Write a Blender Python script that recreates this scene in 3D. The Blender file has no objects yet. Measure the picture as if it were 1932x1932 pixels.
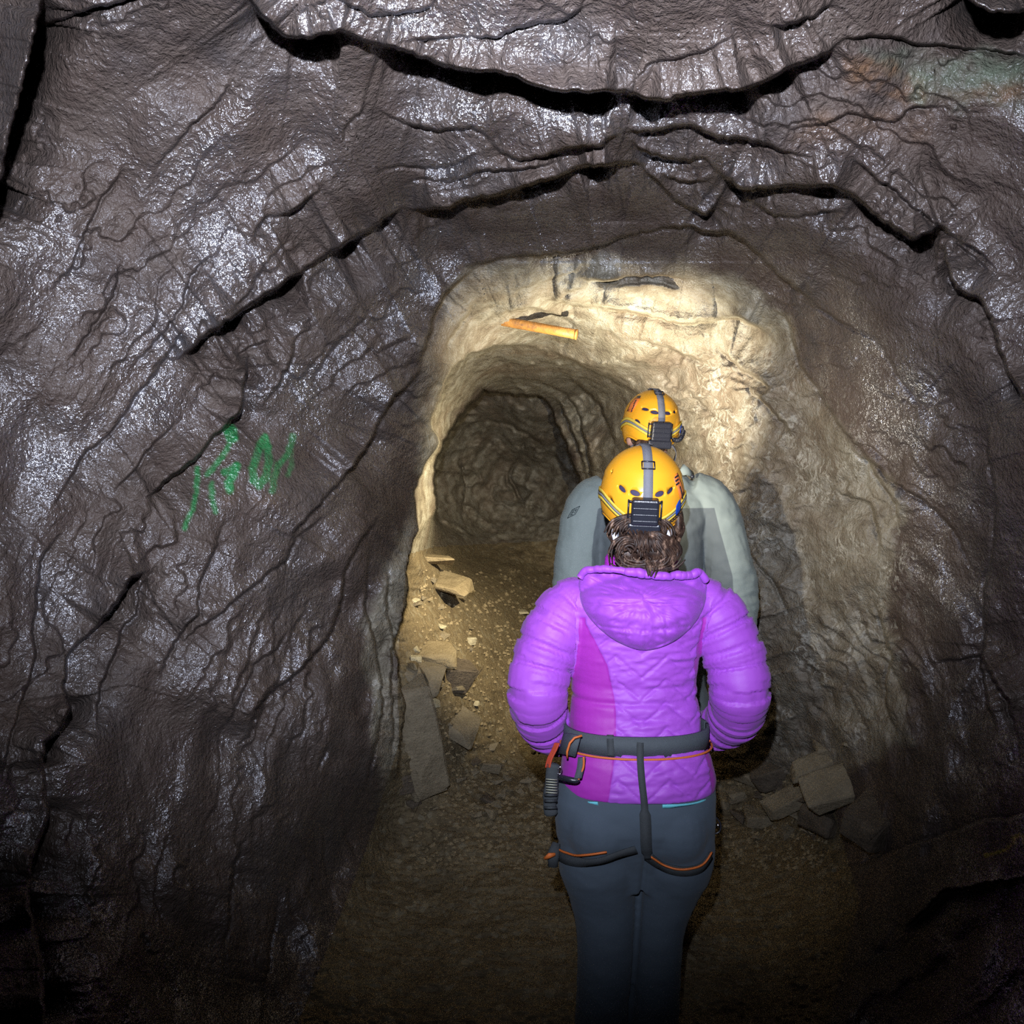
import bpy, bmesh, math, random
import numpy as np
from mathutils import Vector, Matrix, noise as mnoise
from mathutils.bvhtree import BVHTree

random.seed(7)
PI = math.pi
sc = bpy.context.scene
col = sc.collection
F = 1500.0                      # focal length for a 1932 wide picture
CAM = Vector((0, 0, 1.6))
PITCH = math.atan(66 / F)
CP, SP = math.cos(PITCH), math.sin(PITCH)

def at(u, v, Y):
    """world point seen in direction (u, v) at distance Y along the viewing axis"""
    x = (u - 966) / F * Y; z = (966 - v) / F * Y
    return Vector((x, Y * CP + z * SP, 1.6 - Y * SP + z * CP))

# ------------------------------------------------------------------ camera, render settings
cam_d = bpy.data.cameras.new('camera'); cam = bpy.data.objects.new('camera', cam_d); col.objects.link(cam)
cam.location = CAM; cam.rotation_euler = (PI / 2 - PITCH, 0, 0)
cam_d.sensor_width = 36; cam_d.lens = 36 * F / 1932; cam_d.clip_start = .02
sc.camera = cam
sc.view_settings.view_transform = 'Standard'; sc.view_settings.look = 'None'
sc.view_settings.exposure = 0; sc.view_settings.gamma = 1; sc.view_settings.use_curve_mapping = False
sc.cycles.max_bounces = 3; sc.cycles.diffuse_bounces = 2; sc.cycles.glossy_bounces = 1
sc.cycles.use_adaptive_sampling = True; sc.cycles.adaptive_threshold = .035; sc.cycles.adaptive_min_samples = 14
sc.cycles.use_denoising = False
sc.cycles.caustics_reflective = False; sc.cycles.caustics_refractive = False
sc.cycles.sample_clamp_indirect = .35
w = bpy.data.worlds.new('world'); sc.world = w; w.use_nodes = True
w.node_tree.nodes['Background'].inputs[0].default_value = (.5, .6, 1, 1)
w.node_tree.nodes['Background'].inputs[1].default_value = .0012

# ------------------------------------------------------------------ helpers
def tag(o, label=None, cat=None, group=None, kind=None):
    if label: o['label'] = label
    if cat: o['category'] = cat
    if group: o['group'] = group
    if kind: o['kind'] = kind
    return o

def empty(name, loc, rz=0):
    o = bpy.data.objects.new(name, None); col.objects.link(o)
    o.location = loc; o.rotation_euler = (0, 0, rz); o.empty_display_size = .1
    return o

def mesh_of(name, V, Fc, mat=None, smooth=True):
    me = bpy.data.meshes.new(name)
    me.from_pydata([tuple(v) for v in V], [], [tuple(f) for f in Fc])
    me.validate(); me.update()
    if mat: me.materials.append(mat)
    me.polygons.foreach_set('use_smooth', [smooth] * len(me.polygons))
    return me

def obj(name, V, Fc, mat, parent=None, base=None, smooth=True):
    """link one mesh object; V in world metres, base = the world position of the parent's origin"""
    b = Vector(base) if base is not None else (wpos(parent) if parent else Vector((0, 0, 0)))
    o = bpy.data.objects.new(name, mesh_of(name, [Vector(v) - b for v in V], Fc, mat, smooth))
    col.objects.link(o)
    if parent: o.parent = parent
    return o

def wpos(o):
    p = Vector((0, 0, 0))
    while o is not None:
        p = p + o.location; o = o.parent
    return p

class MB:
    def __init__(s): s.V = []; s.F = []
    def add(s, V, Fc):
        n = len(s.V); s.V += [Vector(v) for v in V]; s.F += [tuple(i + n for i in f) for f in Fc]; return s
    def rings(s, rings, cap=True):
        n = len(rings[0]); V = [p for r in rings for p in r]; Fc = []
        for i in range(len(rings) - 1):
            for j in range(n):
                a = i * n + j; b = i * n + (j + 1) % n
                Fc.append((a, b, b + n, a + n))
        if cap:
            Fc.append(tuple(range(n))[::-1]); k = (len(rings) - 1) * n
            Fc.append(tuple(range(k, k + n)))
        return s.add(V, Fc)
    def loft(s, secs, n=40, p=2.0):
        """secs: (z, cx, cy, rx, ry)"""
        R = []
        for (z, cx, cy, rx, ry) in secs:
            r = []
            for k in range(n):
                t = 2 * PI * k / n; c, q = math.cos(t), math.sin(t)
                r.append(Vector((cx + rx * math.copysign(abs(c) ** (2 / p), c), cy + ry * math.copysign(abs(q) ** (2 / p), q), z)))
            R.append(r)
        return s.rings(R)
    def tube(s, pts, rad, n=20, flat=1.0, up=None):
        pts = [Vector(p) for p in pts]
        if not hasattr(rad, '__len__'): rad = [rad] * len(pts)
        R = []; t0 = (pts[1] - pts[0]).normalized()
        a = t0.cross(Vector(up) if up else Vector((0.13, .9, .3))).normalized()
        for i, p in enumerate(pts):
            t = (pts[min(i + 1, len(pts) - 1)] - pts[max(i - 1, 0)]).normalized()
            a = (a - t * a.dot(t)).normalized(); b = t.cross(a)
            R.append([p + (a * math.cos(2 * PI * k / n) + b * math.sin(2 * PI * k / n) * flat) * rad[i] for k in range(n)])
        return s.rings(R)
    def ball(s, c, r, n=16, m=10, M=None):
        c = Vector(c); R = []
        for i in range(m + 1):
            e = -PI / 2 + PI * (i + .001) / (m + .002)
            ring = []
            for k in range(n):
                t = 2 * PI * k / n
                v = Vector((r[0] * math.cos(e) * math.cos(t), r[1] * math.cos(e) * math.sin(t), r[2] * math.sin(e)))
                ring.append(c + (M @ v if M else v))
            R.append(ring)
        return s.rings(R)
    def box(s, c, d, M=None, bev=.0):
        bm = bmesh.new(); bmesh.ops.create_cube(bm, size=1)
        for v in bm.verts: v.co = Vector((v.co.x * d[0], v.co.y * d[1], v.co.z * d[2]))
        if bev: bmesh.ops.bevel(bm, geom=bm.edges[:], offset=bev, segments=2, affect='EDGES', profile=.5)
        bm.verts.index_update()
        c = Vector(c)
        V = [c + (M @ v.co if M else v.co) for v in bm.verts]; Fc = [[v.index for v in f.verts] for f in bm.faces]
        bm.free(); return s.add(V, Fc)
    def ribbon(s, P, N, W, wd, t):
        """strip through points P, outward normals N, width directions W, width wd (number or list), thickness t"""
        R = []
        for i in range(len(P)):
            h = (wd[i] if hasattr(wd, '__len__') else wd) / 2
            p, n, q = Vector(P[i]), Vector(N[i]).normalized(), Vector(W[i]).normalized()
            R.append([p - q * h, p + q * h, p + q * h + n * t, p - q * h + n * t])
        return s.rings(R)

def catmull(pts, k=8):
    """pts: tuples of any length"""
    P = np.array(pts, float); out = []
    n = len(P)
    for i in range(n - 1):
        p0, p1, p2, p3 = P[max(i - 1, 0)], P[i], P[i + 1], P[min(i + 2, n - 1)]
        for j in range(k):
            t = j / k
            out.append(.5 * ((2 * p1) + (p2 - p0) * t + (2 * p0 - 5 * p1 + 4 * p2 - p3) * t * t + (-p0 + 3 * p1 - 3 * p2 + p3) * t ** 3))
    out.append(P[-1]); return out

def fuse(mb, voxel, smooth=4, name='tmp'):
    """union of overlapping closed pieces into one smooth skin"""
    o = bpy.data.objects.new(name, mesh_of(name, mb.V, mb.F)); col.objects.link(o)
    m = o.modifiers.new('r', 'REMESH'); m.mode = 'VOXEL'; m.voxel_size = voxel; m.use_smooth_shade = True
    s_ = o.modifiers.new('s', 'SMOOTH'); s_.iterations = smooth; s_.factor = .5
    dg = bpy.context.evaluated_depsgraph_get(); dg.update()
    me = bpy.data.meshes.new_from_object(o.evaluated_get(dg))
    n = len(me.vertices); co = np.empty(n * 3); me.vertices.foreach_get('co', co)
    no = np.empty(n * 3); me.vertices.foreach_get('normal', no)
    Fc = [tuple(p.vertices) for p in me.polygons]
    bpy.data.objects.remove(o)
    return co.reshape(-1, 3), no.reshape(-1, 3), Fc

def set_attr(o, name, arr):
    a = o.data.attributes.new(name, 'FLOAT', 'POINT'); a.data.foreach_set('value', np.asarray(arr, dtype=np.float32))

# ------------------------------------------------------------------ noise
_rng = np.random.RandomState(11); _T = _rng.rand(512, 512)
def vnoise(x, y, seed=0):
    x = np.asarray(x, float) + seed * 17.31; y = np.asarray(y, float) + seed * 31.7
    xi = np.floor(x).astype(int); yi = np.floor(y).astype(int); fx = x - xi; fy = y - yi
    fx = fx * fx * fx * (fx * (fx * 6 - 15) + 10); fy = fy * fy * fy * (fy * (fy * 6 - 15) + 10)
    g = lambda a, b: _T[a % 512, b % 512]
    return ((g(xi, yi) * (1 - fx) + g(xi + 1, yi) * fx) * (1 - fy) + (g(xi, yi + 1) * (1 - fx) + g(xi + 1, yi + 1) * fx) * fy) * 2 - 1
def fbm(x, y, o=4, seed=0, gain=.5):
    r = 0; a = 1; s_ = 0
    for k in range(o):
        r = r + a * vnoise(x * 2 ** k, y * 2 ** k, seed + k * 3); s_ += a; a *= gain
    return r / s_
def sstep(a, b, x):
    t = np.clip((x - a) / (b - a), 0, 1); return t * t * (3 - 2 * t)

# ------------------------------------------------------------------ materials
class NT:
    def __init__(s, name):
        s.m = bpy.data.materials.new(name); s.m.use_nodes = True; s.t = s.m.node_tree; s.n = s.t.nodes; s.l = s.t.links
        s.b = s.n['Principled BSDF']; s.pos = None
    def node(s, typ, **kw):
        nd = s.n.new(typ)
        for k, v in kw.items():
            if hasattr(nd, k) and not k[0].isupper(): setattr(nd, k, v)
        return nd
    def link(s, a, b): s.l.new(a, b); return b
    def coord(s):
        if s.pos is None: s.pos = s.n.new('ShaderNodeTexCoord').outputs['Object']
        return s.pos
    def mapping(s, scale=(1, 1, 1), rot=(0, 0, 0)):
        m = s.n.new('ShaderNodeMapping'); s.link(s.coord(), m.inputs[0]); m.inputs['Scale'].default_value = scale; m.inputs['Rotation'].default_value = rot
        return m.outputs[0]
    def noise(s, scale, detail=4, rough=.5, vec=None, dist=0):
        n = s.n.new('ShaderNodeTexNoise'); s.link(vec or s.coord(), n.inputs['Vector'])
        n.inputs['Scale'].default_value = scale; n.inputs['Detail'].default_value = detail; n.inputs['Roughness'].default_value = rough; n.inputs['Distortion'].default_value = dist
        return n.outputs[0]
    def attr(s, name):
        n = s.n.new('ShaderNodeAttribute'); n.attribute_name = name; return n.outputs['Fac']
    def ramp(s, f, stops):
        r = s.n.new('ShaderNodeValToRGB'); s.link(f, r.inputs[0]); e = r.color_ramp.elements
        while len(e) < len(stops): e.new(.5)
        for k, (p, c) in enumerate(stops):
            e[k].position = p; e[k].color = (c[0], c[1], c[2], 1) if hasattr(c, '__len__') else (c, c, c, 1)
        return r.outputs[0]
    def mix(s, f, a, b, mode='MIX'):
        m = s.n.new('ShaderNodeMix'); m.data_type = 'RGBA'; m.blend_type = mode
        for inp, v in ((m.inputs[0], f), (m.inputs[6], a), (m.inputs[7], b)):
            if hasattr(v, 'node'): s.link(v, inp)
            elif hasattr(v, "__len__"): inp.default_value = (v[0], v[1], v[2], 1)
            elif inp.type == "RGBA": inp.default_value = (v, v, v, 1)
            else: inp.default_value = v
        return m.outputs[2]
    def math(s, op, a, b=0.0, c=None):
        m = s.n.new('ShaderNodeMath'); m.operation = op
        for i, v in enumerate((a, b) if c is None else (a, b, c)):
            if hasattr(v, 'node'): s.link(v, m.inputs[i])
            else: m.inputs[i].default_value = v
        return m.outputs[0]
    def bump(s, h, dist, strength=1.0, normal=None):
        b = s.n.new('ShaderNodeBump'); s.link(h, b.inputs['Height']); b.inputs['Distance'].default_value = dist; b.inputs['Strength'].default_value = strength
        if normal is not None: s.link(normal, b.inputs['Normal'])
        return b.outputs[0]
    def set(s, **kw):
        for k, v in kw.items():
            i = s.b.inputs[k.replace('_', ' ')]
            if hasattr(v, 'node'): s.link(v, i)
            elif hasattr(v, '__len__') and len(v) == 3: i.default_value = (*v, 1)
            else: i.default_value = v
        return s.m

def simple(name, c, rough=.6, bump=0, bscale=300, spec=.5, metal=0, var=.12):
    t = NT(name)
    f = t.noise(bscale * .15, 3)
    t.set(Base_Color=t.mix(f, tuple(x * (1 - var) for x in c), tuple(min(1, x * (1 + var)) for x in c)), Roughness=rough, Metallic=metal)
    t.b.inputs['Specular IOR Level'].default_value = spec
    if bump: t.set(Normal=t.bump(t.noise(bscale, 3), bump))
    return t.m

def glint(t, scale, amt, base):
    """tiny flat mineral facets: every cell of the rock tilts its own way"""
    v = t.n.new('ShaderNodeTexVoronoi'); t.link(t.coord(), v.inputs['Vector']); v.inputs['Scale'].default_value = scale
    sub = t.n.new('ShaderNodeVectorMath'); sub.operation = 'SUBTRACT'; t.link(v.outputs['Color'], sub.inputs[0]); sub.inputs[1].default_value = (.5, .5, .5)
    scl = t.n.new('ShaderNodeVectorMath'); scl.operation = 'SCALE'; t.link(sub.outputs[0], scl.inputs[0])
    if hasattr(amt, 'node'): t.link(amt, scl.inputs['Scale'])
    else: scl.inputs['Scale'].default_value = amt
    ad = t.n.new('ShaderNodeVectorMath'); ad.operation = 'ADD'; t.link(base, ad.inputs[0]); t.link(scl.outputs[0], ad.inputs[1])
    nz = t.n.new('ShaderNodeVectorMath'); nz.operation = 'NORMALIZE'; t.link(ad.outputs[0], nz.inputs[0])
    return nz.outputs[0]

def rock_material(name='wet_schist', veins=True):
    t = NT(name)
    cream = t.attr('cream'); vein = t.attr('vein'); wet = t.attr('wet')
    big = t.noise(2.2, 3, .6); mid = t.noise(11, 4, .68); fine = t.noise(90, 3, .7)
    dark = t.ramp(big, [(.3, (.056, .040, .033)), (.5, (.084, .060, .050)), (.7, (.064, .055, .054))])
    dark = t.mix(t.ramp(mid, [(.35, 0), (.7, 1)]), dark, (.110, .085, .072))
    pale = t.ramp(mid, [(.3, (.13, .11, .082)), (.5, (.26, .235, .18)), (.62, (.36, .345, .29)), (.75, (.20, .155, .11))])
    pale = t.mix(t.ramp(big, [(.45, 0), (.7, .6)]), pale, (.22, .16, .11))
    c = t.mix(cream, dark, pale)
    # pale mineral streaks
    if veins:
        vn = t.noise(9, 4, .62, dist=1.2)
        streak = t.ramp(t.math('ABSOLUTE', t.math('SUBTRACT', vn, .5)), [(.0, 1), (.018, .75), (.035, 0)])
        patch = t.ramp(t.noise(5.0, 3, .5), [(.48, 0), (.6, 1)])
        c = t.mix(t.math('MULTIPLY', t.math('MULTIPLY', streak, patch), vein), c, (.38, .36, .31))
        spots = t.ramp(t.noise(26, 3, .6), [(.60, 0), (.66, 1)])
        c = t.mix(t.math('MULTIPLY', t.math('MULTIPLY', spots, vein), .6), c, (.34, .33, .29))
    c = t.mix(t.math('MULTIPLY', t.attr('green'), t.ramp(mid, [(.35, .15), (.6, 1)])), c, (.13, .19, .13))
    c = t.mix(t.math('MULTIPLY', t.attr('rust'), t.ramp(mid, [(.4, .1), (.6, 1)])), c, (.15, .085, .048))
    c = t.mix(t.math('MULTIPLY', fine, .35), c, t.mix(1.0, c, (.55, .5, .5), 'MULTIPLY'))
    c = t.mix(t.math('MULTIPLY', t.attr('paint'), t.ramp(fine, [(.3, .55), (.6, 1)])), c, (.012, .21, .055))
    c = t.mix(t.math('MULTIPLY', t.attr('yellow_paint'), t.ramp(fine, [(.3, .4), (.6, 1)])), c, (.35, .32, .03))
    geo = t.n.new('ShaderNodeNewGeometry').outputs['Normal']
    h = t.math('ADD', t.math('MULTIPLY', t.noise(45, 3, .7), .8), t.math('MULTIPLY', fine, .45))
    nb = t.bump(h, .012, .8)
    gn = glint(t, 330, t.math('MULTIPLY', wet, .78), nb)
    film = t.ramp(t.noise(5.0, 4, .62), [(.40, .05), (.52, .45), (.62, 1)])
    glit = t.ramp(fine, [(.36, .15), (.6, 1)])
    sp = t.math('MULTIPLY', t.math('MULTIPLY', wet, film), glit)
    t.set(Base_Color=c, Roughness=.62, Normal=nb)
    t.b.inputs['Specular IOR Level'].default_value = .25
    # the wet mica film: a glossy layer over the rock
    g = t.n.new('ShaderNodeBsdfGlossy'); g.inputs['Roughness'].default_value = .31; g.inputs['Color'].default_value = (.80, .82, .9, 1); t.link(gn, g.inputs['Normal'])
    mx = t.n.new('ShaderNodeMixShader'); t.link(t.math('MULTIPLY', sp, GLOSS), mx.inputs[0]); t.link(t.b.outputs[0], mx.inputs[1]); t.link(g.outputs[0], mx.inputs[2])
    t.link(mx.outputs[0], t.n['Material Output'].inputs['Surface'])
    return t.m
GLOSS = .85

def gravel_material(name='gravel_floor', k=1.0):
    t = NT(name)
    a = t.noise(7, 6, .7); b = t.noise(60, 5, .7)
    v = t.n.new('ShaderNodeTexVoronoi'); t.link(t.coord(), v.inputs['Vector']); v.inputs['Scale'].default_value = 38
    c = t.ramp(a, [(.3, (.16 * k, .12 * k, .07 * k)), (.5, (.26 * k, .20 * k, .115 * k)), (.7, (.34 * k, .27 * k, .16 * k))])
    c = t.mix(t.ramp(b, [(.4, 0), (.65, .6)]), c, (.12 * k, .095 * k, .065 * k))
    c = t.mix(t.ramp(v.outputs['Color'], [(.7, 0), (.85, .35)]), c, (.42 * k, .38 * k, .28 * k))
    h = t.math('ADD', t.math('MULTIPLY', v.outputs['Distance'], -.4), b)
    t.set(Base_Color=c, Roughness=.85, Normal=t.bump(h, .010))
    t.b.inputs['Specular IOR Level'].default_value = .2
    return t.m

def stone_material(name, c0, c1):
    t = NT(name)
    a = t.noise(14, 6, .65, dist=.5); b = t.noise(80, 4, .7)
    c = t.ramp(a, [(.3, c0), (.7, c1)])
    c = t.mix(t.math('MULTIPLY', b, .5), c, tuple(x * .5 for x in c0))
    lay = t.noise(16, 4, .6, vec=t.mapping((1, 1, 2.5), (.4, .3, 0)))
    t.set(Base_Color=c, Roughness=.75, Normal=t.bump(t.math('ADD', lay, b), .007))
    t.b.inputs['Specular IOR Level'].default_value = .25
    return t.m
# ================================================================== THE TUNNEL
# A survey of the rock face: bearings (u, v) from the survey station with the measured distance to the rock.
def grid_axis(lo, hi, step, far):
    inner = np.arange(lo, hi + step, step)
    out = []; d = step; x = hi + step
    while x < far: d *= 1.13; x += d; out.append(x)
    out2 = []; d = step; x = lo
    while x > 1932 - far: d *= 1.13; x -= d; out2.append(x)
    return np.concatenate([np.array(out2[::-1]), inner, np.array(out)])
STEP = 2.4
gu = grid_axis(-20, 1952, STEP, 5200.0); gv = grid_axis(-20, 1952, STEP, 5200.0)
U, Vv = np.meshgrid(gu, gv)          # rows = v

def tps(ctrl):
    C = np.array(ctrl, float); P = C[:, :2] / 1000; z = 1 / C[:, 2]; n = len(P)
    d = np.linalg.norm(P[:, None] - P[None], axis=2); K = np.where(d > 0, d * d * np.log(d + 1e-12), 0) + np.eye(n) * 1e-4
    A = np.zeros((n + 3, n + 3)); A[:n, :n] = K; A[:n, n] = 1; A[:n, n + 1:] = P; A[n, :n] = 1; A[n + 1:, :n] = P.T
    s = np.linalg.solve(A, np.concatenate([z, [0, 0, 0]]))
    def f(u, v):
        u = u / 1000; v = v / 1000
        r = s[n] + s[n + 1] * u + s[n + 2] * v
        for i in range(n):
            d2 = (u - P[i, 0]) ** 2 + (v - P[i, 1]) ** 2
            r = r + s[i] * .5 * d2 * np.log(d2 + 1e-12)
        return r
    return f
fl = lambda u, v, z=0.0: (u, v, (1.6 - z) * F / (v - 900))       # a floor point at height z

A_ctrl = [  # near tunnel: roof, side walls, floor in front
    (0, 0, 1.28), (300, 0, 1.30), (600, 0, 1.26), (966, 0, 1.22), (1300, 0, 1.22), (1600, 0, 1.26), (1932, 0, 1.25),
    (-150, 400, 1.42), (1000, -150, 1.02), (2080, 400, 1.40),
    (0, 300, 1.50), (300, 250, 1.62), (600, 250, 1.72), (966, 200, 1.60), (1300, 220, 1.62), (1600, 250, 1.62), (1932, 300, 1.48),
    (0, 600, 1.62), (300, 550, 1.85), (600, 500, 2.15), (800, 450, 2.45), (1000, 400, 2.30), (1250, 400, 2.38), (1500, 450, 2.20), (1720, 520, 1.95), (1932, 600, 1.62),
    (0, 900, 1.72), (300, 850, 1.98), (550, 800, 2.32), (720, 700, 2.70), (790, 650, 2.80), (1932, 900, 1.70), (1800, 900, 1.98), (1650, 850, 2.35), (1550, 700, 2.55),
    (0, 1250, 1.68), (300, 1200, 2.02), (600, 1200, 2.55), (720, 1050, 2.95), (740, 1200, 3.05), (1700, 1200, 2.45), (1850, 1200, 2.05), (1932, 1250, 1.85),
    (0, 1600, 1.60), (300, 1550, 1.98), (550, 1550, 2.45), (690, 1450, 2.95),
    (0, 1932, 1.50), (300, 1932, 1.85), fl(560, 1932), fl(660, 1750), fl(900, 1932), fl(1200, 1932), fl(1480, 1932, .02), fl(1250, 1700),
    (1700, 1932, 1.92), (1932, 1932, 1.55), (1932, 1650, 1.72), (1750, 1620, 2.2), (1600, 1560, 2.95, ), (1650, 1400, 2.65), (1900, 1450, 1.9),
    # cream roof beyond the first arch
    (960, 500, 2.75), (1200, 490, 2.75), (1400, 530, 2.75), (1000, 600, 3.35), (1200, 610, 3.25), (1400, 610, 3.0), (860, 600, 3.0), (830, 720, 3.2)]
S_ctrl = [  # where the near tunnel runs on into the inner one without a break
    (1500, 700, 2.80), (1520, 850, 2.85), (1540, 1000, 2.85), (1530, 1200, 2.95), (1480, 1380, 3.35),
    fl(1400, 1520, .05), fl(1200, 1560), fl(1000, 1560, .05), fl(850, 1580, .05), fl(750, 1560, .05),
    (1420, 640, 3.10), (1250, 680, 3.6), (1120, 680, 3.9), (1020, 655, 4.0)]
B_ctrl = S_ctrl + [
    (1400, 900, 3.25), (1400, 1150, 3.3), (1300, 850, 3.85), (1320, 1100, 3.8), (1350, 1350, 3.9), (1200, 850, 4.6), (1220, 1100, 4.7), (1150, 950, 5.3), (1120, 850, 5.4),
    (1250, 1350, 4.7), (1100, 730, 5.1), (1010, 730, 5.2), (930, 690, 4.5), (880, 740, 4.6), (840, 800, 4.4), (812, 880, 3.95), (805, 950, 3.9), (800, 1010, 3.95),
    (960, 735, 5.4), (900, 760, 5.2), (1080, 850, 5.8), (1100, 930, 6.0),
    (780, 1100, 4.0), (830, 1070, 4.6), (780, 1210, 3.75), (760, 1300, 3.5), (770, 1420, 3.4), (870, 1300, 4.0), (880, 1450, 3.9), (950, 1250, 5.0), (900, 1120, 5.4),
    (1050, 1150, 6.6), (970, 1060, 7.2), (1080, 1040, 7.4), (1100, 1400, 4.7), (1000, 1400, 4.5), (850, 1050, 6.0)]
C_ctrl = [(850, 850, 7.2), (900, 780, 7.0), (960, 760, 6.6), (1020, 780, 6.6), (960, 850, 7.8), (900, 930, 7.9), (1000, 950, 8.1), (1060, 880, 7.6), (1080, 950, 7.6), (1100, 1000, 7.6),
    (850, 980, 7.4), (900, 1020, 7.5), (970, 1060, 7.2), (1080, 1040, 7.4), (1000, 1100, 6.9), (850, 1040, 6.6)]

INNER = [(1500, 690), (1250, 655), (1120, 690), (1060, 672), (1000, 652), (940, 652), (890, 665), (850, 695), (835, 735), (822, 770), (813, 800), (829, 836), (812, 862), (800, 880), (790, 905),
         (782, 935), (786, 965), (791, 1000), (778, 1030), (768, 1070), (771, 1110), (764, 1150), (752, 1190), (744, 1215), (752, 1262), (756, 1300), (766, 1330), (757, 1390), (752, 1440), (744, 1500), (735, 1570), (1500, 1560)]
FAR = [(822, 1036), (818, 990), (822, 940), (818, 900), (824, 860), (846, 815), (860, 795), (880, 768), (905, 745), (912, 735), (935, 739), (960, 742), (990, 744), (1020, 748), (1038, 768), (1048, 800), (1066, 830), (1078, 870), (1092, 900), (1104, 940), (1112, 1010), (1100, 1040)]

def rough_line(pts, amp, seed=1, step=9, closed=False):
    rnd = random.Random(seed); P = [Vector((p[0], p[1])) for p in pts]
    if closed: P.append(P[0])
    out = []
    for a, b in zip(P, P[1:]):
        n = max(1, int((b - a).length / step)); d = (b - a); pr = Vector((-d.y, d.x)).normalized() if d.length else d
        for k in range(n):
            j = rnd.uniform(-amp, amp) if k else rnd.uniform(-amp, amp) * .3
            out.append(a + d * (k / n) + pr * j)
    if not closed: out.append(P[-1])
    return np.array([(p.x, p.y) for p in out])

def inside_sd(poly, pad=60):
    """signed pixel distance to a polygon on the grid (positive inside), clipped to +-pad"""
    P = poly; n = len(P); D = np.full(U.shape, float(pad)); ins = np.zeros(U.shape, bool)
    x0, y0 = P.min(0) - pad; x1, y1 = P.max(0) + pad
    i0, i1 = np.searchsorted(gv, [y0, y1]); j0, j1 = np.searchsorted(gu, [x0, x1])
    X = U[i0:i1, j0:j1]; Y = Vv[i0:i1, j0:j1]; d = D[i0:i1, j0:j1]; q = ins[i0:i1, j0:j1]
    for k in range(n):
        ax, ay = P[k]; bx, by = P[(k + 1) % n]; dx, dy = bx - ax, by - ay; L2 = dx * dx + dy * dy + 1e-9
        a0, a1 = np.searchsorted(Y[:, 0], [min(ay, by) - pad, max(ay, by) + pad]); b0, b1 = np.searchsorted(X[0], [min(ax, bx) - pad, max(ax, bx) + pad])
        xs = X[a0:a1, b0:b1]; ys = Y[a0:a1, b0:b1]
        t = np.clip(((xs - ax) * dx + (ys - ay) * dy) / L2, 0, 1)
        d[a0:a1, b0:b1] = np.minimum(d[a0:a1, b0:b1], np.hypot(xs - ax - t * dx, ys - ay - t * dy))
        if abs(dy) > 1e-9:
            cr = ((ay > Y) != (by > Y)) & (X < dx * (Y - ay) / dy + ax); q ^= cr
    return np.where(ins, D, -D)

# base distances
invA, invB, invC = tps(A_ctrl + S_ctrl)(U, Vv), tps(B_ctrl)(U, Vv), tps(C_ctrl)(U, Vv)
invA = np.clip(invA, .2, 1.6); invB = np.clip(invB, .12, .6); invC = np.clip(invC, .11, .2)
# outside the surveyed window the tunnel simply runs on: walls, roof and floor planes
pw = lambda a: np.maximum(a, 1e-6) ** 6
invO = (pw(np.abs(U - 980) / (F * 1.13)) + pw((900 - Vv) / (F * .74)) + pw((Vv - 900) / (F * 1.62))) ** (1 / 6)
oc = np.maximum(np.maximum(-U, U - 1932), np.maximum(-Vv, Vv - 1932))
wO = sstep(0, 260, oc)
invA = invA * (1 - wO) + np.clip(invO, .3, 6) * wO
sB = inside_sd(rough_line(INNER, 2.5, 3, closed=True), 120); sC = inside_sd(rough_line(FAR, 3, 5, closed=True))
wd = 2.2 + 90 * np.maximum(sstep(1130, 1350, U), sstep(1440, 1560, Vv)); wB = sstep(-wd, wd, sB); wdc = 2.2 + 45 * sstep(965, 1025, Vv); wC = sstep(-wdc, wdc, sC)
inv = invA * (1 - wB) + (invB * (1 - wC) + invC * wC) * wB
lnY = -np.log(inv)

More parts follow.
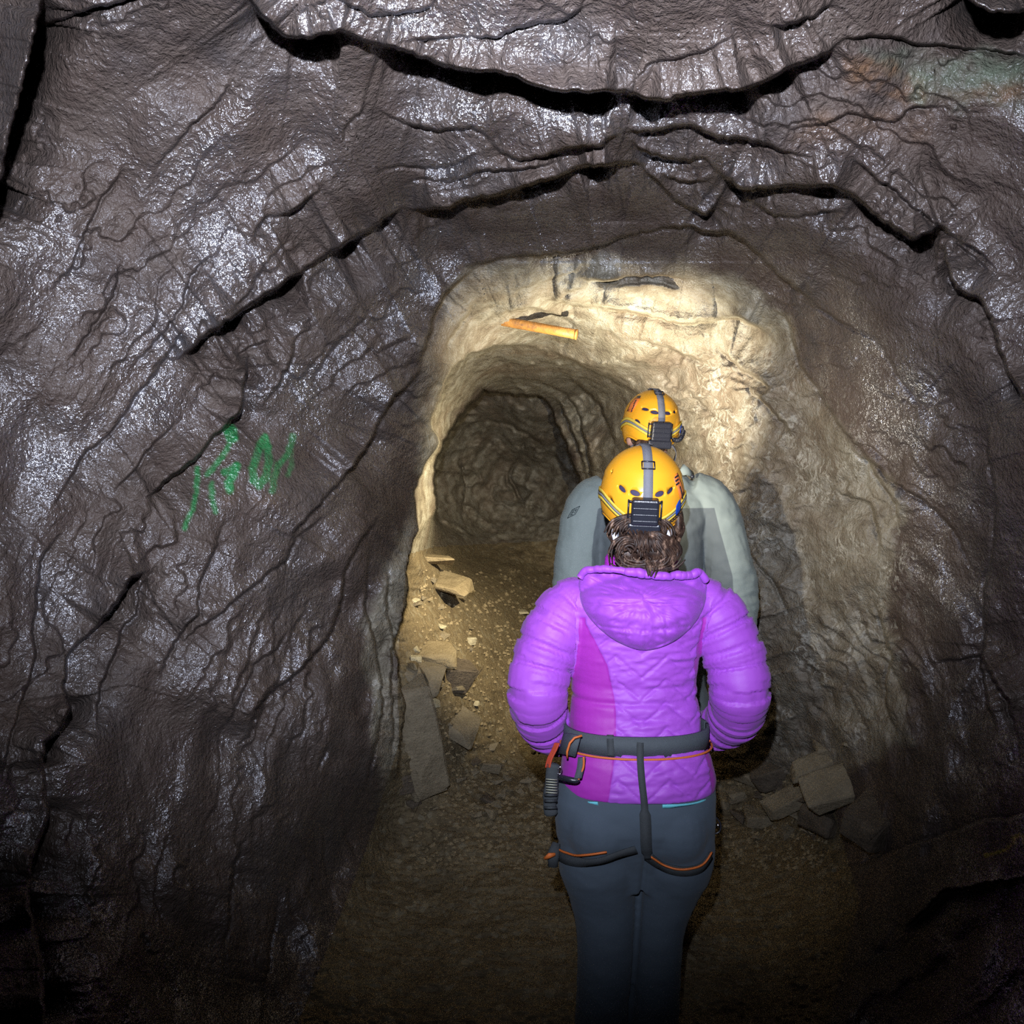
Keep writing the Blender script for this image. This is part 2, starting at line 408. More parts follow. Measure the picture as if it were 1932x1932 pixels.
# ledges and cracks of the schist: (points, jump of distance, reach)
CR = [
 ([(455, -25), (500, 38), (540, 70), (590, 72), (640, 58), (690, 78), (760, 95), (830, 120), (880, 132), (925, 135), (966, 142), (1010, 162), (1060, 174), (1120, 172), (1180, 172), (1255, 190), (1340, 174), (1400, 170), (1440, 155), (1500, 125), (1560, 100), (1592, 76)], .23, 95),
 ([(1570, 90), (1600, 74), (1650, 68), (1700, 74), (1740, 84), (1800, 90), (1870, 96), (1960, 112)], .07, 60),
 ([(85, -25), (72, 30), (62, 80), (45, 150), (28, 220), (12, 280), (2, 335), (-20, 390), (-70, 500)], .36, 60),
 ([(62, 62), (100, 42), (160, 20), (220, 4), (300, -25)], .06, 50),
 ([(700, 195), (745, 225), (780, 240), (830, 248), (890, 240), (915, 255), (940, 285)], .05, 60),
 ([(925, 262), (945, 290), (980, 303), (1020, 296), (1060, 283), (1100, 274), (1138, 276), (1152, 260), (1185, 246)], .16, 60),
 ([(1165, 250), (1230, 250), (1290, 238), (1320, 243), (1355, 260), (1400, 263), (1450, 272), (1478, 288), (1540, 300)], .08, 50),
 ([(1180, 256), (1210, 285), (1250, 298), (1300, 303), (1325, 300), (1360, 330)], .11, 50),
 ([(1340, 318), (1370, 335), (1400, 356), (1440, 356), (1480, 350), (1560, 350), (1600, 365), (1640, 395), (1690, 435), (1725, 452), (1750, 440), (1775, 428), (1800, 450)], .24, 70),
 ([(330, 685), (350, 665), (400, 625), (450, 590), (500, 555), (560, 520), (600, 490), (650, 460), (700, 430), (740, 402), (775, 388)], .20, 80),
 ([(760, 392), (800, 396), (850, 392), (880, 377), (930, 370), (966, 360), (1000, 350), (1050, 335), (1090, 316), (1130, 312), (1200, 308), (1225, 318)], .22, 75),
 ([(690, 328), (760, 315), (820, 318), (860, 313), (900, 290), (922, 268)], .035, 40),
 ([(745, 352), (790, 340), (850, 345), (900, 325), (950, 322), (1010, 316), (1070, 300)], .04, 30),
 ([(1205, 308), (1225, 330), (1248, 352), (1272, 377), (1302, 396), (1332, 405), (1352, 386), (1362, 360)], .14, 40),
 ([(1240, 330), (1290, 345), (1350, 340)], .05, 25),
 ([(1400, 372), (1430, 388), (1460, 410), (1500, 412), (1560, 400), (1600, 395)], .06, 35),
 ([(870, 506), (920, 494), (966, 485), (1010, 483), (1080, 475), (1130, 465), (1180, 446), (1240, 433), (1300, 428), (1335, 440), (1372, 438), (1402, 455), (1440, 490), (1480, 530), (1520, 560), (1550, 575)], .10, 60),
 ([(915, 503), (890, 510), (870, 530), (842, 553), (822, 590), (812, 630), (800, 665), (790, 700)], .10, 50),
 ([(800, 690), (770, 728), (745, 745), (720, 790), (690, 850), (650, 905), (600, 960), (560, 1000), (540, 1030)], .10, 70),
 ([(470, 660), (463, 720), (456, 772), (430, 800), (400, 830), (380, 856), (350, 880), (310, 910), (270, 945)], .19, 60),
 ([(610, 600), (560, 640), (545, 690), (520, 740), (490, 775)], .035, 45),
 ([(700, 560), (690, 600), (640, 650), (600, 700), (580, 740)], .03, 45),
 ([(620, 340), (592, 368), (545, 403), (500, 411), (482, 440), (472, 468)], .08, 50),
 ([(445, 145), (405, 205), (358, 240), (308, 300), (285, 330)], .035, 60),
 ([(700, 188), (682, 215), (655, 235), (645, 275)], .03, 50),
 ([(420, 470), (360, 520), (345, 580), (300, 640), (240, 700)], .03, 60),
 ([(560, 430), (500, 500), (470, 560), (420, 600)], .02, 40),
 ([(240, 300), (190, 380), (150, 470), (120, 540)], .03, 70),
 ([(520, 640), (470, 655), (430, 690)], .03, 40), 
 ([(350, 780), (300, 830), (245, 900), (210, 935)], .035, 40),
 ([(230, 480), (215, 560), (160, 640), (120, 700)], .025, 60),
 ([(360, 600), (300, 700), (230, 790), (160, 860), (100, 960)], .03, 60),
 ([(290, 1075), (250, 1090), (185, 1180), (150, 1212), (128, 1240), (120, 1300), (132, 1335), (110, 1380), (82, 1402), (80, 1440), (86, 1500), (92, 1540), (72, 1590), (60, 1620), (55, 1690), (65, 1760), (76, 1800), (82, 1870), (90, 1960)], .16, 60),
 ([(130, 1000), (75, 1060), (70, 1130), (68, 1240), (58, 1275), (20, 1400), (5, 1480)], .035, 50),
 ([(310, 1050), (265, 1110), (258, 1160), (232, 1186), (205, 1260), (190, 1300), (188, 1385)], .035, 50),
 ([(430, 975), (402, 1045), (380, 1100), (375, 1160), (350, 1182), (320, 1230), (298, 1290)], .04, 50),
 ([(620, 965), (560, 1015), (540, 1060), (486, 1100), (455, 1125), (415, 1160), (370, 1187), (330, 1225)], .04, 50),
 ([(720, 960), (705, 990), (662, 1058), (650, 1090), (648, 1120), (630, 1190), (600, 1230), (560, 1270), (510, 1310), (482, 1340), (472, 1390), (440, 1406)], .05, 60),
 ([(548, 1175), (525, 1225), (482, 1255), (462, 1300), (436, 1372)], .03, 45),
 ([(470, 1560), (442, 1630), (434, 1740), (420, 1800)], .035, 50), ([(525, 1690), (512, 1780), (500, 1860)], .03, 40), ([(620, 1400), (600, 1460)], .02, 40),
 ([(700, 1020), (690, 1150), (712, 1240), (722, 1330), (705, 1420), (690, 1500)], .05, 45),
 ([(735, 1060), (728, 1130), (742, 1200), (738, 1290), (745, 1370), (735, 1450)], .03, 22),
 ([(1590, 290), (1622, 312), (1690, 360), (1750, 413), (1800, 450), (1850, 478), (1892, 520)], .045, 60),
 ([(1782, 455), (1785, 490), (1802, 545), (1850, 566), (1870, 600), (1882, 655), (1905, 710), (1945, 790)], .17, 45),
 ([(1790, 450), (1830, 480), (1870, 520)], .04, 30),
 ([(1805, -35), (1835, 4), (1865, 22), (1905, 26), (1960, 18)], .36, 60),
 ([(1460, 240), (1500, 246), (1560, 236), (1600, 216), (1690, 232), (1720, 205), (1795, 203)], .03, 50),
 ([(1430, 52), (1480, 50), (1540, 30), (1580, -5)], .07, 50),
 ([(745, 85), (820, 72), (870, 68), (935, 72), (975, 52), (1060, 40), (1130, 0)], .035, 50),
 ([(1170, 180), (1230, 120), (1330, 100), (1400, 60)], .02, 50),
 ([(600, -20), (700, 30), (800, 20), (860, -20)], .03, 50),
 ([(1500, 560), (1560, 590), (1650, 640), (1700, 720), (1760, 780)], .03, 70),
 ([(1445, 588), (1482, 594), (1496, 640), (1510, 690), (1545, 740), (1580, 800), (1625, 850), (1655, 905), (1690, 950), (1695, 1010)], .04, 45),
 ([(1590, 830), (1650, 880), (1720, 930), (1800, 1000), (1850, 1100)], .03, 50),
 ([(1860, 790), (1880, 950), (1860, 1100), (1850, 1250), (1880, 1400)], .05, 60),
 ([(1020, 566), (1080, 572), (1150, 580), (1210, 592), (1280, 609), (1350, 606), (1392, 600), (1430, 618), (1455, 640)], .13, 45),
 ([(930, 600), (975, 585), (1010, 582), (1060, 600), (1105, 618)], .07, 30),
 ([(1080, 524), (1130, 530), (1200, 522), (1260, 522), (1310, 530)], .10, 14), ([(1150, 540), (1220, 536), (1290, 545)], -.06, 10),
 ([(900, 560), (880, 600), (850, 640), (838, 680)], .03, 30),
 ([(1010, 655), (1060, 672), (1120, 700), (1180, 730), (1240, 770), (1290, 850)], .07, 40),
 ([(1040, 690), (1090, 725), (1130, 760), (1150, 810), (1168, 870)], .07, 25),
 ([(985, 712), (1020, 722), (1060, 740), (1085, 770), (1105, 830), (1118, 900), (1130, 960)], .08, 20),
 ([(1025, 740), (1055, 760), (1075, 800), (1090, 850), (1108, 905)], .07, 15),
 ([(1350, 650), (1400, 700), (1450, 730), (1420, 760)], .08, 30), ([(1400, 720), (1450, 770), (1500, 830)], .05, 25), ([(1180, 640), (1260, 655), (1340, 690)], .05, 30), ([(1280, 720), (1330, 770), (1400, 820)], .02, 30),
 ([(1560, 920), (1640, 950), (1660, 1010), (1655, 1060)], .04, 25),
 ([(1340, 950), (1400, 1020), (1460, 1100), (1500, 1180)], .015, 30),
 ([(1640, 1120), (1680, 1240), (1670, 1330), (1700, 1400)], .04, 50),
 ([(1760, 1250), (1850, 1240), (1900, 1320), (1932, 1420)], .06, 60), ([(1540, 1660), (1700, 1600), (1850, 1550), (1960, 1530)], .04, 60), ([(1700, 1760), (1780, 1680), (1960, 1650)], -.05, 60),
 ([(860, 850), (880, 920), (870, 1000)], .015, 20), ([(1000, 800), (960, 900), (1000, 990)], .015, 20), ([(900, 790), (960, 800), (1040, 850)], .02, 20),
]
RC = np.array([1250.0, 1500.0])     # the foliation bends round this bearing
def crack_field(pts, J, L, seed):
    P = rough_line(rough_line(pts, 5, seed + 50, 38), 2.6, seed, 9); n = len(P)
    seg = np.diff(P, axis=0); ln = np.hypot(seg[:, 0], seg[:, 1]) + 1e-9; S = np.concatenate([[0], np.cumsum(ln)]); T = S[-1]
    mid = (P[1:] + P[:-1]) / 2; nr = np.stack([seg[:, 1], -seg[:, 0]], 1) / ln[:, None]
    sg = 1 if (((mid - RC) * nr).sum(1) * ln).sum() > 0 else -1
    pad = 3.2 * L; x0, y0 = P.min(0) - pad; x1, y1 = P.max(0) + pad
    i0, i1 = np.searchsorted(gv, [y0, y1]); j0, j1 = np.searchsorted(gu, [x0, x1])
    X = U[i0:i1, j0:j1]; Y = Vv[i0:i1, j0:j1]
    D = np.full(X.shape, 1e9); SG = np.zeros(X.shape); PA = np.zeros(X.shape); TT = np.zeros(X.shape)
    for k in range(n - 1):
        ax, ay = P[k]; dx, dy = seg[k]
        t = np.clip(((X - ax) * dx + (Y - ay) * dy) / ln[k] ** 2, 0, 1)
        ex = X - ax - t * dx; ey = Y - ay - t * dy; d = np.hypot(ex, ey); pd = (X - ax) * nr[k, 0] + (Y - ay) * nr[k, 1]
        b = (d < D - 1e-6) | ((np.abs(d - D) <= 1e-6) & (np.abs(pd) > PA))
        D[b] = d[b]; SG[b] = pd[b]; PA[b] = np.abs(pd)[b]; TT[b] = (S[k] + t * ln[k])[b]
    s = np.sign(SG) * sg * D                       # positive = outer, nearer side
    tp = sstep(0, min(70, T * .3), TT) * sstep(0, min(70, T * .3), T - TT)
    wob = .75 + .5 * vnoise(TT / 45, TT * 0, seed)
    lnr = -np.tanh(s / 2.2) * np.exp(-np.abs(s) / np.where(s > 0, L, L * .8)) * J * .5 * tp * wob
    return (i0, i1, j0, j1), lnr, np.exp(-(D / 3.0) ** 2) * tp
for k, (p, J, L) in enumerate(CR):
    (i0, i1, j0, j1), f, g = crack_field(p, J, L, k + 1)
    lnY[i0:i1, j0:j1] += f + g * .012 * (1 if J > 0 else -1)

# foliation relief: thin sheets running round the tunnel, lumps and fine grain
du, dv = U - RC[0], Vv - RC[1]; phi = np.arctan2(du, -dv); rho = np.log(np.hypot(du, dv) + 60)
near = (1 - wB)
quiet = 1 - .8 * wO
wx, wy = U + 40 * fbm(U / 160, Vv / 160, 3, 40), Vv + 40 * fbm(U / 160, Vv / 160, 3, 50)
sheet = rho * 17 + 1.3 * fbm(phi * 5, rho * 6, 4, 60) + .5 * fbm(U / 45, Vv / 45, 3, 65)
saw = (sheet % 1.0); saw = np.where(saw < .88, saw / .88, (1 - saw) / .12)
sheet2 = rho * 46 + 1.6 * fbm(phi * 9, rho * 12, 4, 70)
saw2 = (sheet2 % 1.0); saw2 = np.where(saw2 < .85, saw2 / .85, (1 - saw2) / .15)
m1 = sstep(-.15, .35, fbm(U / 210, Vv / 210, 3, 80)); m2 = sstep(-.1, .4, fbm(U / 120, Vv / 120, 3, 90))
isfloor = inside_sd(np.array([(-3000, 5000), (560, 1932), (690, 1600), (750, 1250), (770, 1045), (1100, 1015), (1250, 1250), (1380, 1410), (1560, 1470), (1620, 1700), (1560, 1932), (2200, 5000)], float), 40)
nf = 1 - sstep(-40, 10, isfloor)
rel = (.044 * fbm(wx / 230, wy / 230, 2, 1, .35) + .020 * fbm(phi * 5, rho * 12, 2, 2, .4) + .006 * fbm(phi * 14, rho * 20, 2, 3, .4)
       + near * nf * (.012 * m1 * (saw - .5) + .0022 * m2 * (saw2 - .5)) + .0013 * fbm(phi * 26, rho * 55, 3, 4) + .0005 * fbm(U / 9, Vv / 9, 2, 5))
rel_in = (.020 * fbm(U / 70, Vv / 70, 4, 6, .5) - .012 * (1 - np.abs(fbm((U - Vv * .7) / 60, (Vv + U * .3) / 38, 3, 12))) ** 5 + .006 * fbm((U + Vv * .6) / 16, (Vv - U * .6) / 50, 3, 7) + .0022 * fbm(U / 10, Vv / 10, 2, 8))
rel_fl = (.012 * fbm(U / 90, Vv / 30, 4, 9, .6) + .004 * fbm(U / 14, Vv / 6, 2, 10))
lnY += quiet * (nf * (near * rel + (1 - near) * rel_in) + (1 - nf) * rel_fl)
YY = np.exp(lnY)

X3 = (U - 966) / F * YY; Z3 = (966 - Vv) / F * YY
PX, PY, PZ = X3, YY * CP + Z3 * SP, 1.6 - YY * SP + Z3 * CP
def surf(u, v):
    """survey point on the rock at a bearing"""
    j = int(np.clip(np.searchsorted(gu, u), 0, len(gu) - 1)); i = int(np.clip(np.searchsorted(gv, v), 0, len(gv) - 1))
    return Vector((PX[i, j], PY[i, j], PZ[i, j]))

# where the stone itself is pale, veined, mossy, rusty or painted
def zone(poly, soft=40, wob=0, seed=1):
    s = inside_sd(np.array(poly, float), soft + 60)
    if wob: s = s + wob * fbm(U / 50, Vv / 50, 4, seed)
    return sstep(-soft, soft, s)
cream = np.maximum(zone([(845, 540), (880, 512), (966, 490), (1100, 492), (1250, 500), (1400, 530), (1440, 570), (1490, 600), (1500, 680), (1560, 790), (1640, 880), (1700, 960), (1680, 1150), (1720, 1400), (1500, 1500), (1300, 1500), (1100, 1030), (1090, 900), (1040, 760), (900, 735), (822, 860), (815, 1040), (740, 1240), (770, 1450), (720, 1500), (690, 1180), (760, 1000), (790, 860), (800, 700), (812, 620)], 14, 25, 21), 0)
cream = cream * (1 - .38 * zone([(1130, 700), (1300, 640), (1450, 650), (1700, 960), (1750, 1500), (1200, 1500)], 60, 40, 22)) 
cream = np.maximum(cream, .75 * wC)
wet = 1 - .93 * zone([(850, 540), (966, 490), (1400, 530), (1500, 620), (1560, 790), (1700, 960), (1740, 1350), (1800, 1932), (700, 1932), (730, 1500), (690, 1180), (760, 1000), (810, 700)], 35, 20, 23)
wet = wet * (1 - .75 * zone([(1540, 60), (1932, 60), (1932, 600), (1800, 420), (1600, 280), (1480, 200)], 60, 40, 24)) * (1 - .6 * zone([(60, 50), (400, 30), (440, 150), (350, 300), (120, 280)], 50, 40, 25))
wet = np.maximum(wet, .35 * zone([(1090, 600), (1260, 640), (1280, 760), (1180, 900), (1060, 760), (960, 640)], 40, 30, 27))
shine = np.zeros(U.shape)
for pl in ([(540, 220), (640, 190), (640, 330), (520, 340)], [(300, 640), (480, 560), (620, 430), (760, 380), (740, 420), (560, 520), (420, 620), (330, 700)], [(280, 310), (440, 250), (500, 330), (440, 460), (300, 480)],
           [(600, 20), (960, 0), (1000, 130), (700, 70)], [(980, 60), (1250, 20), (1500, 40), (1420, 140), (1240, 160), (1000, 130)], [(690, 140), (900, 160), (1140, 190), (1150, 250), (930, 250), (740, 210)],
           [(690, 320), (960, 290), (1080, 330), (860, 380), (760, 370)], [(360, 500), (480, 480), (440, 620), (330, 650)], [(480, 660), (760, 700), (720, 760), (520, 860), (440, 760)], [(60, 480), (280, 440), (260, 720), (40, 760)],
           [(60, 760), (400, 700), (360, 820), (80, 960)], [(740, 440), (900, 400), (860, 500), (760, 640), (700, 600)], [(1590, 580), (1700, 620), (1800, 760), (1800, 900), (1700, 840), (1620, 700)], [(1880, 540), (1960, 520), (1960, 740), (1900, 660)],
           [(1180, 260), (1350, 280), (1500, 320), (1460, 345), (1200, 300)], [(880, 400), (1100, 380), (1180, 430), (960, 470)], [(1720, 880), (1830, 900), (1830, 1200), (1760, 1150)], [(60, 1260), (130, 1240), (120, 1390), (80, 1380)], [(1760, 290), (1830, 320), (1850, 370), (1780, 340)]):
    shine = np.maximum(shine, zone(pl, 34, 34, 26))
wet = wet * (.42 + .58 * shine)
vein = zone([(1300, 700), (1480, 640), (1580, 800), (1700, 950), (1730, 1200), (1640, 1420), (1450, 1440), (1330, 1300), (1260, 950)], 60, 50, 28)
green = .55 * zone([(1640, 110), (1932, 110), (1932, 200), (1740, 190), (1700, 150)], 25, 30, 29) + .8 * zone([(1715, 130), (1760, 140), (1740, 200), (1715, 185)], 10, 15, 30)
rust = zone([(1600, 120), (1680, 115), (1750, 165), (1932, 165), (1932, 185), (1740, 190), (1600, 170)], 16, 30, 31) + .5 * zone([(1500, 220), (1750, 210), (1740, 250), (1500, 260)], 20, 25, 32)
def strokes(lines, soft=2.5):
    r = np.zeros(U.shape)
    for pts, wd, a in lines:
        P = np.array(pts, float); i0, i1 = np.searchsorted(gv, [P[:, 1].min() - 40, P[:, 1].max() + 40]); j0, j1 = np.searchsorted(gu, [P[:, 0].min() - 40, P[:, 0].max() + 40])
        X = U[i0:i1, j0:j1]; Y = Vv[i0:i1, j0:j1]; D = np.full(X.shape, 1e9)
        for (ax, ay), (bx, by) in zip(P, P[1:]):
            dx, dy = bx - ax, by - ay; t = np.clip(((X - ax) * dx + (Y - ay) * dy) / (dx * dx + dy * dy + 1e-9), 0, 1)
            D = np.minimum(D, np.hypot(X - ax - t * dx, Y - ay - t * dy))
        D = D + 2.5 * fbm(X / 9, Y / 9, 2, 33)
        r[i0:i1, j0:j1] = np.maximum(r[i0:i1, j0:j1], a * (1 - sstep(wd / 2 - soft, wd / 2 + soft * 1.6, D)))
    return r
paint = strokes([([(434, 812), (438, 826)], 22, 1.0), ([(436, 832), (424, 856), (405, 880), (391, 896)], 9, .8), ([(446, 880), (438, 900), (430, 912), (434, 924)], 15, 1.0), ([(424, 892), (438, 884)], 12, .8),
                 ([(499, 824), (488, 850), (476, 885), (478, 905), (488, 916), (503, 900), (508, 866), (504, 840), (499, 824)], 13, .85),
                 ([(552, 824), (544, 856), (524, 880), (516, 905), (514, 926)], 11, .75), ([(548, 850), (550, 880), (543, 896)], 9, .5),
                 ([(372, 884), (371, 930), (363, 962), (352, 985), (349, 996)], 8, .8), ([(400, 912), (400, 938), (408, 966)], 8, .75)])
ypaint = strokes([([(1858, 1613), (1870, 1612), (1895, 1604), (1912, 1590), (1915, 1580), (1925, 1578), (1932, 1590)], 5, .9), ([(1912, 1580), (1924, 1574), (1940, 1582)], 5, .9)], 1.5)
rust = np.clip(rust + .35 * strokes([([(430, 840), (405, 880)], 26, 1), ([(440, 925), (432, 940)], 22, 1), ([(485, 940), (520, 945)], 22, .8), ([(494, 880), (490, 890)], 18, .8)], 8), 0, 1)

FLOOR = [(-3300, 6000), (560, 1932), (690, 1600), (752, 1400), (748, 1250), (768, 1045), (820, 1030), (1110, 1015), (1250, 1290), (1380, 1430), (1560, 1480), (1620, 1700), (1560, 1932), (2300, 6000)]
CEIL = [(-4000, -5000), (200, 60), (480, 40), (600, 100), (700, 330), (775, 395), (850, 500), (900, 640), (960, 655), (1110, 680), (1480, 600), (1560, 560), (1760, 450), (1800, 300), (1932, 130), (6000, -5000)]
sfl = inside_sd(np.array(FLOOR, float), 50) > 0; sce = inside_sd(np.array(CEIL, float), 50) > 0; sbk = (wC > .5) & ~sfl
part = np.where(sfl, 0, np.where(sce, 1, np.where(sbk, 4, np.where(U < 960, 2, 3))))
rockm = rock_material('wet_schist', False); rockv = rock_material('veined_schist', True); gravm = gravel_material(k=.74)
nv, nu = U.shape
idx = np.arange(nv * nu).reshape(nv, nu)
quads = np.stack([idx[:-1, :-1], idx[1:, :-1], idx[1:, 1:], idx[:-1, 1:]], -1).reshape(-1, 4)
qp = part[:-1, :-1].reshape(-1)
# vertex normals of the whole face so that the pieces join without a seam
P3 = np.stack([PX, PY, PZ], -1); du3 = np.gradient(P3, axis=1); dv3 = np.gradient(P3, axis=0)
N3 = np.cross(dv3, du3); N3 /= np.linalg.norm(N3, axis=2, keepdims=True) + 1e-12
flip = (N3 * (P3 - np.array([0, 0, 1.6]))).sum(2) > 0
assert flip.mean() < .5 or True
P3f = P3.reshape(-1, 3); N3f = N3.reshape(-1, 3)
SHELL = {}
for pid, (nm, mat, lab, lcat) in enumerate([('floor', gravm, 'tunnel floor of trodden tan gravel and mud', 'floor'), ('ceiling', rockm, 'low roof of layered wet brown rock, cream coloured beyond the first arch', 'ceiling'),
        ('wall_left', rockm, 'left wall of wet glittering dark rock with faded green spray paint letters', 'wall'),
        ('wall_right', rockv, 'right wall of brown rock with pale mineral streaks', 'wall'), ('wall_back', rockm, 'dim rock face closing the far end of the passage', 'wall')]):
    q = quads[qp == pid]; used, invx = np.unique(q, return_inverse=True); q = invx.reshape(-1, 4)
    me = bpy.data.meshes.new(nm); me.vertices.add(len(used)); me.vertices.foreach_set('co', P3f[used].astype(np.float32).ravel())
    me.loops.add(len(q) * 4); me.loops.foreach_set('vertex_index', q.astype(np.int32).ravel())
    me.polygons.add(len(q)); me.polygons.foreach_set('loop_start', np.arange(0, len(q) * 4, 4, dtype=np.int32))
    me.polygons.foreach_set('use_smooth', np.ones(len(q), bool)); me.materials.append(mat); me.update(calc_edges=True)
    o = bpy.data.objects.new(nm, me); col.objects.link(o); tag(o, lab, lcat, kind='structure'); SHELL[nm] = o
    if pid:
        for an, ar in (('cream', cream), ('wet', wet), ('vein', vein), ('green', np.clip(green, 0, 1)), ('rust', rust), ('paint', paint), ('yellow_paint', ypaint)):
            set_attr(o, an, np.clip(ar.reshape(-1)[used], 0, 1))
# ================================================================== PEOPLE
purple = None
def fabric_color(name, build, rough=.6, bump_d=.0012, bscale=420, sheen=.3, spec=.35):
    t = NT(name); c = build(t)
    t.set(Base_Color=c, Roughness=rough, Normal=t.bump(t.noise(bscale, 2), bump_d))
    t.b.inputs['Specular IOR Level'].default_value = spec
    t.b.inputs['Sheen Weight'].default_value = sheen
    return t.m
edge = lambda t, a, w=.5: t.ramp(t.attr(a), [(.5 - w / 20, 0), (.5 + w / 20, 1)])
M_purple = fabric_color('purple_nylon', lambda t: t.mix(edge(t, 'panel'), t.mix(t.noise(6, 3), (.33, .062, .55), (.40, .09, .63)), (.36, .026, .40)), .55, .0002, 500, .08, .4)
M_hood = fabric_color('purple_nylon_hood', lambda t: t.mix(t.noise(7, 3), (.31, .055, .54), (.38, .082, .61)), .55, .0002, 500, .08, .4)
M_lining = simple('magenta_fleece', (.42, .012, .50), .9, .002, 500)
M_trouser = fabric_color('slate_trousers', lambda t: t.mix(t.noise(9, 3), (.060, .082, .110), (.078, .100, .130)), .85, .0004, 600, .08, .2)
M_grey = fabric_color('sage_grey_shell', lambda t: t.mix(edge(t, 'panel'), t.mix(t.noise(8, 3), (.085, .100, .108), (.112, .128, .132)), t.mix(t.noise(8, 3), (.190, .225, .215), (.22, .255, .24))), .75, .0003, 500, .05, .25)
M_dark = simple('charcoal_trousers', (.03, .033, .038), .8, .001, 400)
M_skin = simple('skin', (.50, .27, .19), .5, .0006, 500)
M_hair = None
def hair_material():
    t = NT('brown_hair')
    n = t.noise(22, 4, .7, vec=t.mapping((3, 3, 1.5)))
    t.set(Base_Color=t.ramp(n, [(.38, (.016, .008, .006)), (.55, (.050, .026, .017)), (.68, (.26, .16, .11))]), Roughness=.52)
    t.b.inputs['Specular IOR Level'].default_value = .35
    return t.m
M_hair = hair_material()
M_orange = simple('helmet_orange', (1.0, .44, .025), .30, 0, 250, .5, var=.03)
M_liner = simple('helmet_liner', (.035, .03, .08), .7)
M_black = simple('black_plastic', (.018, .019, .028), .32, .0004, 300)
M_strapgrey = simple('grey_webbing', (.19, .19, .215), .8, .001, 700)
M_yellow = simple('yellow_elastic', (.80, .56, .07), .6, .0006, 600)
M_bandgrey = simple('band_grey', (.22, .22, .23), .7)
M_white = simple('white_plastic', (.75, .74, .80), .4)
M_harness = simple('harness_webbing', (.040, .046, .052), .8, .001, 700)
M_belt = simple('harness_padding', (.060, .072, .085), .75, .001, 500)
M_piping = simple('orange_piping', (.62, .15, .03), .6)
M_metal = simple('brushed_metal', (.7, .7, .72), .25, metal=1)
M_red = simple('red_cord', (.42, .045, .015), .7)
M_blue = simple('blue_sticker', (.01, .055, .36), .35)
M_stick = simple('orange_sticker', (.85, .22, .05), .4)
M_teal = simple('teal_shirt', (.15, .55, .65), .8)
M_boot = simple('boot_leather', (.05, .035, .025), .6, .001, 200)
M_lens = simple('lamp_lens', (.8, .85, .9), .15)

def hand_pieces(mb, wrist, direc, palm_n, side, s=1.0, curl=.6):
    """palm, four unequal bent fingers and a thumb leaving the side of the palm"""
    d = Vector(direc).normalized(); n = Vector(palm_n).normalized(); n = (n - d * n.dot(d)).normalized(); r = d.cross(n) * side
    w_ = Vector(wrist)
    mb.tube([w_ - d * .02, w_ + d * .03 * s, w_ + d * .075 * s, w_ + d * .095 * s], [.026, .034, .040, .034], 14, .5, up=d.cross(r))
    for k, (ln, o) in enumerate(((.072, -.027), (.082, -.009), (.076, .009), (.060, .026))):
        b = w_ + d * .085 * s + r * o; a = curl * (1 + .1 * k)
        p1 = b + (d * math.cos(a * .5) + n * math.sin(a * .5)) * ln * .45; p2 = p1 + (d * math.cos(a * 1.3) + n * math.sin(a * 1.3)) * ln * .32; p3 = p2 + (d * math.cos(a * 2) + n * math.sin(a * 2)) * ln * .26
        mb.tube([b - d * .02, b, p1, p2, p3], [.009, .0092, .0085, .008, .006], 8)
    b = w_ + d * .03 * s - r * .032
    mb.tube([b, b + (d * .6 - r * .8) * .03, b + (d * .9 - r * .6 + n * .3) * .055, b + (d * .95 - r * .3 + n * .5) * .075], [.012, .011, .0095, .007], 8)

def head_pieces(mb, c, yaw=0, tilt=0, s=1.0):
    M = Matrix.Rotation(yaw, 3, 'Z') @ Matrix.Rotation(tilt, 3, 'X')
    c = Vector(c); P = lambda x, y, z: c + M @ (Vector((x, y, z)) * s)
    mb.ball(P(0, -.005, .03), (.076 * s, .095 * s, .092 * s), 24, 16, M)         # skull
    mb.ball(P(0, .022, -.035), (.060 * s, .068 * s, .078 * s), 20, 14, M)          # face and jaw
    mb.ball(P(0, .070, -.085), (.022 * s, .022 * s, .020 * s), 12, 8, M)           # chin
    mb.tube([P(0, .088, .015), P(0, .108, -.02), P(0, .100, -.032)], [.008 * s, .014 * s, .009 * s], 8)   # nose
    mb.ball(P(0, .088, -.058), (.024 * s, .010 * s, .008 * s), 10, 6, M)           # mouth
    for q in (-1, 1):
        mb.ball(P(q * .030, .083, .022), (.017 * s, .008 * s, .007 * s), 10, 6, M)     # brow
        mb.ball(P(q * .078, -.004, -.015), (.010 * s, .018 * s, .032 * s), 10, 8, M)   # ear

def smooth_obj(name, data, mat, parent, base, disp=None, attrs=None):
    co, no, Fc = data
    if disp is not None: co = co + no * disp[:, None]
    o = obj(name, [], [], mat, parent, base)
    me = o.data; me.clear_geometry()
    b = np.array(Vector(base) if base is not None else wpos(parent))
    me.from_pydata((co - b).tolist(), [], Fc); me.update(); me.polygons.foreach_set('use_smooth', [True] * len(me.polygons))
    for k, v in (attrs or {}).items(): set_attr(o, k, v)
    return o

